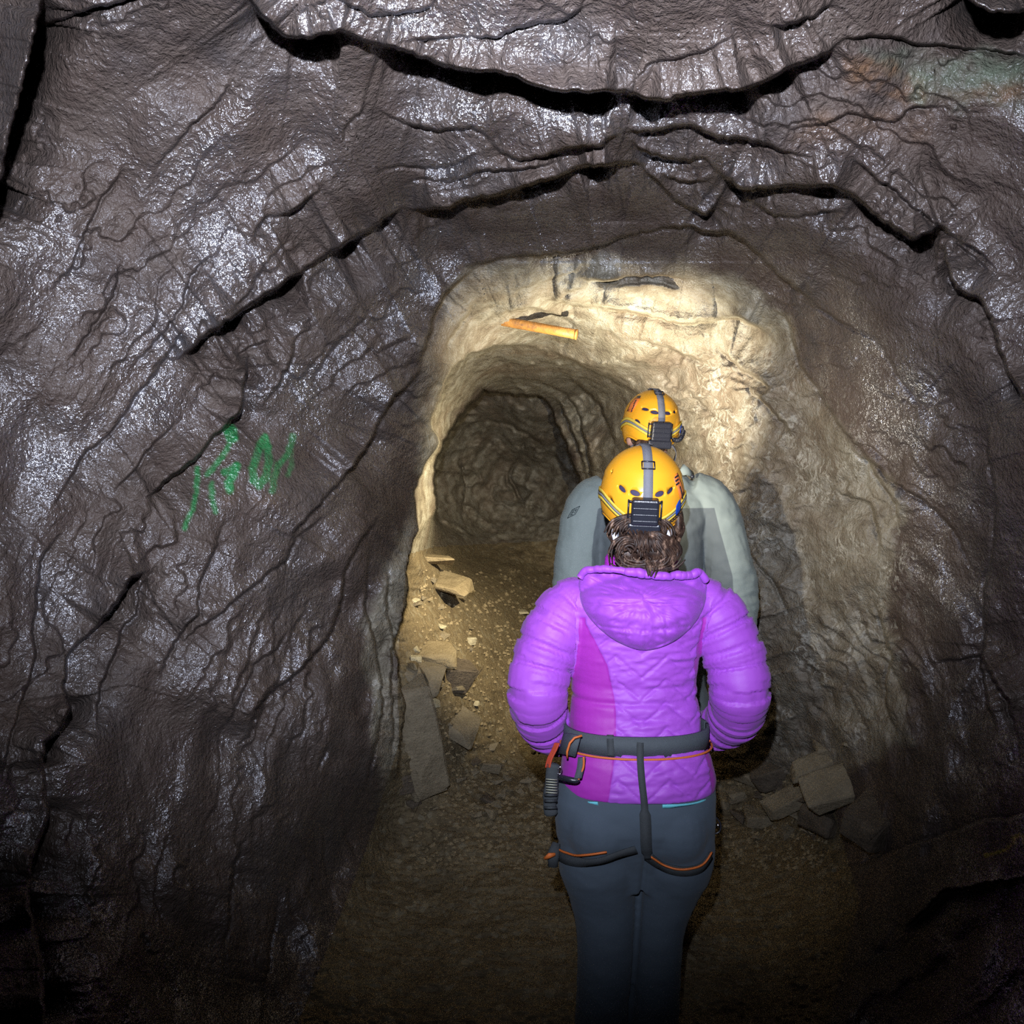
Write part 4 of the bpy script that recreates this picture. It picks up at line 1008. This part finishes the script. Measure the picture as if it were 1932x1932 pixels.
# padded end of the belt curling off at the left hip
m = MB(); C = [W(1092, 1408, -.095), W(1078, 1404, -.085), W(1064, 1402, -.05), W(1060, 1402, -.01)]
m.ribbon([Vector(c) for c in catmull([tuple(c) for c in C], 5)], [Vector((-.6, -.8, 0))] * 16, [Vector((.25, 0, 1))] * 16, .052, .006); wing = obj('belt_wing', m.V, m.F, M_belt, belt)
m = MB().tube([W(1098, 1388, -.115), W(1084, 1392, -.118), W(1075, 1402, -.118), W(1070, 1418, -.118), W(1070, 1430, -.112)], .0028, 8); obj('wing_piping', m.V, m.F, M_piping, wing)
for u, wd in ((1153, .0165),):
    m = strip_on(bvT, [(u, 1386), (u, 1400), (u, 1428)], wd, .003, YW, .014, 4); obj('belt_keeper', m.V, m.F, M_harness, har)
def both(u, v):
    h1, n1 = cast_back(bvT, u, v, YW); return h1, n1
pts = [(1206, 1392), (1206, 1430), (1209, 1470), (1213, 1505), (1216, 1550), (1217, 1590), (1220, 1615)]
P = []; 
for (u, v) in catmull(pts, 5):
    h1 = cast_back(bvT, u, v, YW)[0]; h2 = cast_back(bvP, u, v, YW)[0]
    P.append(h1 if (h1 - CAM).length < (h2 - CAM).length else h2)
for _ in range(3): P = [P[0]] + [(P[i - 1] + P[i] * 2 + P[i + 1]) / 4 for i in range(1, len(P) - 1)] + [P[-1]]
n_ = len(P); m = MB().ribbon([p + Vector((0, -.014, 0)) for p in P], [Vector((0, -1, 0))] * n_, [Vector((1, 0, 0))] * n_, [.0165 + (.010 if .55 < i / n_ < .9 else 0) for i in range(n_)], .003)
obj('rear_riser', m.V, m.F, M_harness, har)
for nm, pts in (('leg_loop', [(1050, 1600), (1062, 1616), (1090, 1624), (1130, 1622), (1165, 1610), (1200, 1600)]), ('leg_loop', [(1222, 1612), (1240, 1626), (1265, 1638), (1295, 1642), (1322, 1634), (1338, 1612)])):
    m = strip_on(bvP, pts, .024, .003, YW, .004); ll = obj(nm, m.V, m.F, M_harness, har)
    q = [(1052, 1590), (1062, 1603), (1085, 1609), (1110, 1608), (1143, 1603)] if pts[0][0] < 1100 else [(1227, 1611), (1245, 1622), (1272, 1634), (1295, 1636), (1322, 1628), (1337, 1606)]
    m = strip_on(bvP, q, .0045, .004, YW, .007); obj('leg_loop_piping', m.V, m.F, M_piping, ll)
# gear loop with stiff black sleeve
m = MB(); gl = [W(1098, 1428, -.125), W(1096, 1446, -.135), W(1092, 1462, -.140), W(1088, 1472, -.140), W(1072, 1470, -.135), W(1056, 1466, -.11)]
C = [Vector(c) for c in catmull([tuple(p) for p in gl], 6)]
m.ribbon(C[:16], [Vector((-.3, -1, 0))] * 16, [Vector((1, 0, .1))] * 16, .018, .004); g = obj('gear_loop_web', m.V, m.F, M_belt, har)
m = MB().tube([Vector(p) for p in catmull([tuple(W(u, v, -.14)) for u, v in ((1101, 1428), (1101, 1446), (1095, 1462), (1090, 1474))], 6)], .0026, 8); obj('gear_loop_piping', m.V, m.F, M_piping, g)
m = MB().tube(C[16:], .0065, 12); obj('gear_loop', m.V, m.F, M_black, har)
# thigh buckle at the left leg
m = MB().tube([W(1050, 1590, -.03), W(1044, 1612, -.04), W(1043, 1635, -.04)], [.010, .016, .012], 12, .6); tb = obj('thigh_buckle', m.V, m.F, M_harness, har)
m = MB().tube([W(1047, 1612, -.055), W(1037, 1614, -.06), W(1028, 1620, -.055)], [.005, .0075, .005], 10, .7); obj('buckle_tab', m.V, m.F, M_piping, tb)
# lanyard bundle hanging at the left hip
lan = empty('lanyard', W(1042, 1445, -.07)); tag(lan, 'black lanyard pouch with striped stitching hanging at the left hip of the harness', 'lanyard')
m = MB().tube([Vector(c) for c in catmull([tuple(W(u, v, -.06)) for u, v in ((1045, 1440), (1042, 1460), (1040, 1490), (1037, 1515), (1040, 1538))], 5)], [.010] + [.0165] * 9 + [.0185] * 4 + [.016] * 3 + [.017] * 3 + [.013], 18, .62); pc = obj('pouch', m.V, m.F, M_harness, lan)
stripe_m = simple('pale_stitching', (.42, .42, .32), .7)
for k in range(6):
    v = 1470 + k * 5; m = MB().tube([W(1030, v, -.084), W(1040, v + .6, -.092), W(1051, v + 1.5, -.085)], .0012, 6); obj('stitch_line', m.V, m.F, stripe_m, pc)
for v in (1500, 1511, 1524):
    m = MB().tube([W(1028, v, -.080), W(1038, v, -.092), W(1050, v, -.080)], .0035, 8); obj('webbing_fold', m.V, m.F, M_harness, pc)
m = MB()
for k in range(4):
    C = catmull([tuple(W(u + k * 2.2, v, -.055 - .004 * k)) for u, v in ((1048, 1402), (1042, 1416), (1034, 1432), (1030, 1448))], 5); m.tube(C, .0028, 8)
obj('cord_loop', m.V, m.F, M_red, lan)
m = MB().tube([Vector(c) for c in catmull([tuple(W(u, v, -.075)) for u, v in ((1052, 1452), (1057, 1447), (1060, 1452), (1057, 1460), (1052, 1459))], 5)], .0016, 8); obj('ring', m.V, m.F, M_metal, lan)
cb = empty('carabiner', W(1352, 1558, -.02)); tag(cb, 'small silver carabiner glinting at the right hip of the harness', 'carabiner')
m = MB().tube([Vector(c) for c in catmull([tuple(W(u, v, -.02)) for u, v in ((1347, 1540), (1356, 1548), (1360, 1560), (1356, 1570), (1346, 1572), (1345, 1556), (1347, 1540))], 6)], .0022, 8); obj('frame', m.V, m.F, M_black, cb)
m = MB().tube([W(1353, 1555, -.024), W(1357, 1560, -.024)], .003, 8); obj('gate', m.V, m.F, M_metal, cb)

# ------------------------------------------------------------------ the person in grey ahead
YM = 2.75
def Mn(u, v, dy=0.0): return at(u, v, YM + dy)
mb_ = Mn(1225, 1400); mb_.z = 0
def msec(v, u0, u1, ry, dy=0.0):
    a, b = Mn(u0, v, dy), Mn(u1, v, dy); return (a.z, (a.x + b.x) / 2, a.y, (b.x - a.x) / 2, ry)
torsoM = [msec(1345, 1115, 1335, .135, .0), msec(1300, 1116, 1332, .135), msec(1220, 1120, 1325, .130, .01), msec(1130, 1122, 1322, .130, .01), msec(1050, 1122, 1322, .135, .0), msec(990, 1120, 1330, .135, .0), msec(945, 1118, 1332, .120, .01),
          msec(915, 1135, 1310, .100, .02), msec(893, 1160, 1290, .080, .03), msec(876, 1185, 1270, .066, .04), msec(866, 1190, 1264, .062, .04)]
mj = MB().loft(torsoM, 44, 2.3)
mArmL = [Mn(1150, 935, .02), Mn(1118, 958, .02), Mn(1098, 1020, .0), Mn(1090, 1090, .0), Mn(1090, 1150, .0), Mn(1098, 1230, .06), Mn(1108, 1290, .12)]
mArmR = [Mn(1295, 930, .02), Mn(1332, 955, .02), Mn(1362, 1020, .0), Mn(1376, 1090, .0), Mn(1383, 1160, .0), Mn(1375, 1225, .06), Mn(1362, 1280, .12)]
rM = [.085, .095, .088, .084, .078, .062, .052]
for A in (mArmL, mArmR):
    C = catmull([(*p, r) for p, r in zip(A, rM)], 5); mj.tube([c[:3] for c in C], [c[3] for c in C], 22)
bvM0 = bvh_of(mj)
mk = fuse(mj, .0062, 6); co, no, _f = mk
am = np.full(len(co), 9.); st = np.zeros(len(co))
for A in (mArmL, mArmR):
    C = np.array([c[:3] for c in catmull([tuple(p) for p in A], 6)]); cum = np.concatenate([[0], np.cumsum(np.linalg.norm(np.diff(C, axis=0), axis=1))])
    for k in range(len(C)):
        d = np.linalg.norm(co - C[k], axis=1); b = d < am; am[b] = d[b]; st[b] = cum[k]
mcx = Mn(1226, 1000).x; mx = co[:, 0] - mcx; mz = co[:, 2]
uu = 966 + co[:, 0] / (co[:, 1] * CP + (1.6 - mz) * SP) * F
yoke = mz - Mn(1226, 957).z + .10 * np.clip(.10 - np.abs(mx), 0, .10)
axM = np.abs(mx)
sleeve_out = np.maximum(mx - np.interp(-mz, [-Mn(0, v).z for v in (900, 950, 1000, 1080, 1180, 1280)], [.17, .20, .222, .262, .275, .262]),
                        -mx - np.interp(-mz, [-Mn(0, v).z for v in (900, 950, 1000, 1080, 1180, 1280)], [.17, .185, .20, .215, .22, .215]))
pm = np.maximum(yoke, sleeve_out * 1.0)
pm = np.clip(.5 + pm / .05, 0, 1)
cup = np.exp(-((st - .42) / .14) ** 2) * (axM > .2)
md = .009 * fbm(mx * 9, mz * 11, 3, 140) + .0045 * fbm(mx * 22 + mz * 9, mz * 20, 3, 141) + cup * .006 * (1 - np.abs(fbm(mx * 12, mz * 34, 3, 142)))
body = MB()
body.loft([(z, cx, cy, rx * .8, ry * .8) for (z, cx, cy, rx, ry) in torsoM], 30); hm = Mn(1226, 815, .06)
body.tube([Mn(1226, 900, .03), Mn(1227, 860, .045), hm + Vector((0, 0, -.03))], [.066, .060, .062], 20)
head_pieces(body, hm + Vector((0, .0, -.005)), math.radians(8), math.radians(6), 1.0)
lgM = []
for q in (-1, 1):
    A = [Vector((mb_.x + q * .095, YM, .95)), Vector((mb_.x + q * .105, YM + .01, .75)), Vector((mb_.x + q * .10, YM + .02, .48)), Vector((mb_.x + q * .095, YM + .0, .25)), Vector((mb_.x + q * .095, YM - .01, .07))]
    lgM.append(A); body.tube(A, [.08, .078, .055, .05, .038], 14)
for A, sd in ((mArmL, 1), (mArmR, -1)):
    C = catmull([(*p, r * .6) for p, r in zip(A, rM)], 4); body.tube([c[:3] for c in C], [c[3] for c in C], 14)
    hand_pieces(body, Vector(A[-1]) + Vector((0, .02, -.02)), (sd * .15, .6, -.8), (sd * .9, 0, 0), sd, 1.05, .6)
bm_ = fuse(body, .008, 4)
man = smooth_obj('person', bm_, M_skin, None, mb_); man.location = mb_
tag(man, 'taller person ahead in a sage and grey shell jacket, mostly hidden behind the purple jacket', 'person')
mjk = smooth_obj('jacket', mk, M_grey, man, mb_, md, {'panel': pm}); bvM = bvh_of(mk)
m = MB().tube([Mn(1188, 880, .0), Mn(1186, 866, -.02), Mn(1205, 860, -.04), Mn(1230, 860, -.045), Mn(1256, 864, -.03), Mn(1268, 876, .0), Mn(1262, 884, .06), Mn(1200, 884, .06), Mn(1188, 880, .0)], .014, 12); obj('collar', m.V, m.F, M_grey, mjk)
cl = mjk.children[0]; set_attr(cl, 'panel', [0.0] * len(cl.data.vertices))
m = MB().tube([Mn(1285, 893, -.08), Mn(1292, 886, -.075), Mn(1306, 895, -.03)], [.010, .020, .014], 12, .5); o = obj('hood_roll', m.V, m.F, M_grey, mjk); set_attr(o, 'panel', [1.0] * len(o.data.vertices))
m = MB().ball(Mn(1306, 899, -.05), (.008, .008, .008), 10, 8); obj('cord_lock', m.V, m.F, M_black, mjk)
# small woven label on the left sleeve: a rounded box with letters
ink = simple('logo_ink', (.03, .045, .05), .7)
def on_sleeve(x, y): return (1084 + x * .86 + y * .5, 967 - y * .86 + x * .5 * -.9)
m = MB(); bx = [(-8, -9), (8, -9), (8, 9), (-8, 9), (-8, -9)]
for a, b in zip(bx, bx[1:]):
    m2 = strip_on(bvM, [on_sleeve(*a), on_sleeve((a[0] + b[0]) / 2, (a[1] + b[1]) / 2), on_sleeve(*b)], .0018, .0006, YM, .006, 3); m.add(m2.V, m2.F)
for a, b in (((-4, -5), (-4, 5)), ((-4, 5), (1, 5)), ((-4, 0), (1, 0)), ((-4, -5), (1, -5)), ((4, -5), (4, 5)), ((1.5, 2), (4, 5))):
    m2 = strip_on(bvM, [on_sleeve(*a), on_sleeve((a[0] + b[0]) / 2, (a[1] + b[1]) / 2), on_sleeve(*b)], .0015, .0006, YM, .006, 3); m.add(m2.V, m2.F)
obj('sleeve_logo', m.V, m.F, ink, mjk)
mt = MB(); mt.loft([(.80, mb_.x, YM + .01, .13, .10), (.90, mb_.x, YM, .16, .12), (1.02, mb_.x, YM, .165, .12), (1.10, mb_.x, YM, .155, .11)], 36)
for A in lgM: leg(mt, A, [.105, .10, .08, .072, .07], 5, 22)
tm = fuse(mt, .009, 5); smooth_obj('trousers', tm, M_dark, man, mb_)
for A in lgM:
    m = MB(); x, y = A[-1].x, A[-1].y
    m.loft([(0, x, y + .05, .052, .150), (.025, x, y + .05, .053, .152), (.06, x, y + .035, .050, .13), (.10, x, y + .0, .048, .08), (.19, x, y - .005, .05, .06)], 24); obj('boot', m.V, m.F, M_boot, man)
mh = MB(); mh.ball(hm + Vector((0, -.012, .01)), (.080, .096, .09), 24, 16); mh.ball(Mn(1224, 845, -.03), (.055, .03, .04), 16, 10); hh = fuse(mh, .007, 3); co, no, _f = hh
smooth_obj('hair', hh, M_hair, man, mb_, .003 * fbm(co[:, 0] * 70, co[:, 2] * 20, 3, 150))
HM = Helm(Mn(1228, 803, .045), .0995, .124, .121, math.radians(6), math.radians(3), math.radians(-12))
def extraM(root, H):
    m = H.patch(-58, 26, .030, .056, -26, .0035, shape=[(-1, -1), (0, -1), (.9, -1), (1, 0), (.9, 1), (0, 1), (-.8, .9), (-1, 0)]); s_ = obj('orange_sticker', m.V, m.F, M_stick, root)
    m = MB()
    for dy in (36, 39.5): m2 = H.patch(-48, dy, .015, .0055, -26, .0045); m.add(m2.V, m2.F)
    for k in range(5): m2 = H.patch(-52 - k * 1.6, 30 - k * 4.2, .0045 - .0006 * (k % 2), .008, -10 - 25 * (k % 2), .0045); m.add(m2.V, m2.F)
    obj('sticker_print', m.V, m.F, M_black, s_)
    m = H.patch(56, -12, .016, .034, 0, .0058, shape=[(-.7, -1), (.2, -.9), (1, -.35), (.9, .3), (.4, 1), (-.2, .8), (-1, .3), (-.9, -.4)]); obj('blue_sticker', m.V, m.F, M_blue, root)
    for q in (-1, 1):
        P = [H.pt(q * 35, -46, -.006), H.pt(q * 60, -38, -.004) + Vector((0, 0, -.012)), H.pt(q * 80, -26, -.004) + Vector((0, 0, -.05)), H.pt(q * 95, -26, -.012) + Vector((0, 0, -.09))]
        C = catmull([tuple(p) for p in P], 5); m = MB().ribbon(C, [Vector((q, -.7, 0))] * len(C), [Vector((0, .3, 1))] * len(C), .013, .002); obj('chin_strap', m.V, m.F, M_strapgrey, root)
helmM = make_helmet(HM, 'orange climbing helmet of the person ahead, orange sticker on its left side',
    [(-32, 13, -24, .016, .0065), (-13, 6, -14, .016, .008), (15, 6, 14, .015, .0075), (36, 12, 28, .014, .006), (-48, -6, -34, .016, .0065), (-60, 50, 0, .004, .003)], extraM)
lampM = make_headlamp(HM, 'headlamp with grey top strap, black battery box and coiled cable on the farther helmet', 42, (-2, -24), True, 0)
# ================================================================== LOOSE ROCK, PIPE
ST = [stone_material('tan_slab_rock', (.22, .17, .10), (.36, .29, .18)), stone_material('grey_slab_rock', (.19, .155, .105), (.31, .26, .18)), stone_material('dark_slab_rock', (.085, .067, .050), (.15, .12, .09)), stone_material('pale_rock', (.38, .33, .22), (.55, .5, .36))]
def rock_geo(dims, seed, M, n=22, rough=.05):
    """angular broken slab: hull of points on a flattened block, chamfered and chipped"""
    rnd = random.Random(seed); bm = bmesh.new()
    for k in range(n):
        v = Vector([rnd.choice((-1, 1)) * rnd.uniform(.55, 1) if rnd.random() < .75 else rnd.uniform(-1, 1) for _ in range(3)])
        bm.verts.new((v.x * dims[0] / 2, v.y * dims[1] / 2, v.z * dims[2] / 2))
    r = bmesh.ops.convex_hull(bm, input=bm.verts[:])
    bmesh.ops.delete(bm, geom=[v for v in bm.verts if not v.link_faces], context='VERTS')
    bmesh.ops.bevel(bm, geom=bm.edges[:], offset=min(dims) * .05, segments=1, affect='EDGES')
    bmesh.ops.subdivide_edges(bm, edges=bm.edges[:], cuts=1, use_grid_fill=True)
    for v in bm.verts: v.co += mnoise.noise_vector(v.co * 14 + Vector((seed, 0, 0))) * min(dims) * rough
    bm.verts.index_update(); V = [M @ v.co for v in bm.verts]; Fc = [[v.index for v in f.verts] for f in bm.faces]; bm.free(); return V, Fc
def rock(name, u, v, dims, rot, seed, mat, label, cat='rock', group=None, sink=.3, n=22):
    M = (Matrix.Rotation(math.radians(rot[2]), 3, 'Z') @ Matrix.Rotation(math.radians(rot[1]), 3, 'Y') @ Matrix.Rotation(math.radians(rot[0]), 3, 'X'))
    V, Fc = rock_geo(dims, seed, M, n); lo = min(p.z for p in V); hi = max(p.z for p in V); p = surf(u, v)
    base = p + Vector((0, 0, 0)); off = -lo - (hi - lo) * sink
    o = obj(name, [base + q + Vector((0, 0, off)) for q in V], Fc, mat, None, base, smooth=False); o.location = base
    return tag(o, label, cat, group)
# the fallen slabs under the left lip
rock('fallen_rock', 790, 1482, (.21, .17, .56), (8, -11, 22), 3, ST[1], 'tall grey-brown slab leaning upright against the foot of the left wall', 'rock', None, .12, 26)
rock('fallen_rock', 828, 1098, (.40, .34, .07), (8, 10, -12), 4, ST[0], 'broad tan slab with dark cracks, uppermost of the rubble on the left', 'rock', None, .45, 26)
rock('fallen_rock', 806, 1056, (.30, .20, .05), (0, 5, 5), 5, ST[0], 'thin flat slab tucked behind the uppermost tan slab on the left', 'rock', None, .45)
rock('fallen_rock', 812, 1238, (.25, .22, .07), (12, 4, 8), 6, ST[0], 'tan slab standing out over the dark block of the left rubble', 'rock', None, .35, 26)
rock('fallen_rock', 863, 1290, (.17, .16, .15), (20, 12, 30), 7, ST[2], 'dark undercut block jutting beside the trodden floor, left rubble', 'rock', None, .25)
rock('fallen_rock', 795, 1288, (.22, .18, .14), (5, 4, -14), 8, ST[1], 'grey-brown block right above the tall leaning slab', 'rock', None, .35)
rock('fallen_rock', 862, 1375, (.26, .24, .07), (14, 26, -8), 9, ST[1], 'pale grey slab tilted beside the tall leaning slab', 'rock', None, .35)
rock('stone_chip', 783, 1246, (.06, .04, .03), (10, 8, 25), 10, ST[3], 'small whitish chip under the lip of the tan slab on the left', 'rock', None, .2)
rock('fallen_rock', 923, 1452, (.11, .09, .06), (10, 15, 20), 11, ST[1], 'grey stone lying apart at the edge of the trodden floor, left of the lanyard', 'rock', None, .2)
rock('stone_chip', 982, 1155, (.11, .09, .03), (5, 5, 20), 12, ST[3], 'yellowish flat stone lying on the trodden floor left of the purple sleeve', 'rock', None, .3)
rock('fallen_rock', 765, 1515, (.18, .14, .10), (8, 0, 40), 13, ST[2], 'dark block in shade at the foot of the tall leaning slab', 'rock', None, .3)
# right-hand rubble
RR = [(1408, 1468, (.20, .12, .09), (0, 10, -20), 21, 1, 'flat grey stone, nearest of the right rubble to the purple jacket'),
      (1462, 1470, (.24, .12, .12), (18, -24, -20), 22, 2, 'dark wedge of rock in the middle of the right rubble'),
      (1512, 1520, (.36, .10, .07), (25, -34, -15), 23, 1, 'long narrow slab tilted up to the right in the right rubble'),
      (1600, 1500, (.38, .16, .08), (30, -26, -12), 24, 1, 'largest slab of the right rubble, leaning on the right wall'),
      (1560, 1452, (.34, .09, .06), (25, -28, -15), 25, 1, 'thin slab behind the largest slab of the right rubble'),
      (1560, 1560, (.20, .16, .10), (5, 10, 30), 26, 2, 'dark rounded block below the tilted slabs on the right'),
      (1430, 1545, (.17, .14, .06), (5, 5, 0), 27, 1, 'flat brown stone in front of the right rubble'),
      (1650, 1560, (.24, .18, .12), (10, -12, 30), 28, 2, 'dark block wedged at the foot of the right wall'),
      (1390, 1500, (.13, .10, .06), (5, -10, 10), 29, 1, 'small grey block beside the jacket hem in the right rubble')]
for u, v, d, r, s, mi, lb in RR: rock('fallen_rock' if d[0] > .3 else 'rock_block', u, v, d, r, s, ST[mi], lb)
rnd = random.Random(31)
spots = []
while len(spots) < 95:
    if rnd.random() < .68: u, v = rnd.uniform(770, 1075), rnd.uniform(1085, 1540)
    else: u, v = rnd.uniform(1350, 1600), rnd.uniform(1400, 1600)
    if u > 900 and v < 1400 and rnd.random() < .6: continue
    spots.append((u, v))
for k, (u, v) in enumerate(spots):
    s_ = rnd.uniform(.03, .085); left = u < 1200
    rock('loose_stone', u, v, (s_ * rnd.uniform(.8, 1.4), s_, s_ * rnd.uniform(.3, .7)), (rnd.uniform(-20, 20), rnd.uniform(-20, 20), rnd.uniform(0, 180)), 200 + k, ST[rnd.choice((0, 0, 1, 1, 3) if left and v < 1350 else (1, 1, 2))],
         'fist-sized or smaller angular stone lying on the gravel left of the trodden path' if left else 'small dark angular stone lying among the right-hand rubble', 'stone', 'small stones of the left rubble' if left else 'small stones of the right rubble', .3, 12)
# gravel nobody could count
m = MB(); rnd = random.Random(77)
for k in range(4200):
    u, v = rnd.uniform(770, 1560), rnd.uniform(1075, 1640)
    if isfloor[int(np.searchsorted(gv, v)), int(np.searchsorted(gu, u))] < 25: continue
    p = surf(u, v)
    s_ = rnd.uniform(.006, .02) * (1 if p.y < 5 else 1.4)
    V = [p + Vector((rnd.uniform(.6, 1) * dx, rnd.uniform(.6, 1) * dy, rnd.uniform(.4, .8) * dz)) * s_ for dx, dy, dz in ((1, 0, 0), (-1, 0, 0), (0, 1, 0), (0, -1, 0), (.2, .1, 1), (0, 0, -1))]
    m.add(V, [(0, 2, 4), (2, 1, 4), (1, 3, 4), (3, 0, 4), (2, 0, 5), (1, 2, 5), (3, 1, 5), (0, 3, 5)])
o = obj('gravel', m.V, m.F, ST[0], None, Vector((0, 0, 0)), smooth=False); tag(o, 'fine angular gravel strewn over the tunnel floor', 'gravel', kind='stuff')
# the pipe stub in the roof
pm_ = NT('rusty_orange_pipe'); n1 = pm_.noise(30, 5, .7)
pm_.set(Base_Color=pm_.mix(pm_.ramp(n1, [(.45, 0), (.7, 1)]), (.44, .20, .045), (.17, .085, .035)), Roughness=.55, Normal=pm_.bump(n1, .003))
def nearest_Y(u, v):
    p = surf(u, v); return p.y * CP + (1.6 - p.z) * SP
pa = at(922, 603, nearest_Y(922, 603) - .02); pb = at(1088, 631, nearest_Y(1088, 631) - .06)
Yp = min(nearest_Y(940, 606), nearest_Y(1010, 618), nearest_Y(1088, 631)) - .03
pa = at(915, 600, Yp + .10); pb = at(1088, 631, Yp); ax = (pb - pa).normalized(); rp = 9.0 * Yp / F
root = empty('pipe', pa); tag(root, 'orange-brown rusty pipe stub lodged across the cream roof above the passage', 'pipe')
a_ = ax.cross(Vector((0, 0, 1))).normalized(); b_ = ax.cross(a_); R = []
for (t, r) in ((.0, rp), (.25, rp * 1.0), (.5, rp * 1.02), (.75, rp), (1.0, rp * 1.03), (1.0, rp * .82), (.9, rp * .8), (.0, rp * .8)):
    R.append([pa + (pb - pa) * t + (a_ * math.cos(2 * PI * k / 28) + b_ * math.sin(2 * PI * k / 28)) * r for k in range(28)])
m = MB().rings(R); obj('tube', m.V, m.F, pm_.m, root)
m = MB().tube([pb - ax * .006, pb + ax * .002], rp * 1.10, 28); obj('end_rim', m.V, m.F, pm_.m, root)
# ================================================================== LIGHTS
def spot(name, loc, aim, power, color, angle, blend, radius):
    d = bpy.data.lights.new(name, 'SPOT'); d.energy = power; d.color = color; d.spot_size = angle; d.spot_blend = blend; d.shadow_soft_size = radius
    o = bpy.data.objects.new(name, d); col.objects.link(o); o.location = loc
    o.rotation_euler = (Vector(aim) - Vector(loc)).to_track_quat('-Z', 'Y').to_euler(); return o
spot('camera_flash', (-.045, -.02, 1.79), at(930, 620, 3.0), 420, (.80, .86, 1.0), math.radians(95), 1.0, .010)
lw = HW.pt(180, 2, .045); lm = HM.pt(180, 2, .045)
spot('headlamp_flood', lw, at(1620, 840, 2.8), 24, (1.0, .90, .70), math.radians(118), 1.0, .012)
spot('headlamp_flood', lm, at(1130, 600, 4.4), 120, (1.0, .89, .66), math.radians(165), 1.0, .012)
spot('headlamp_beam', lm, at(855, 1060, 4.6), 330, (1.0, .86, .56), math.radians(76), 1.0, .012)
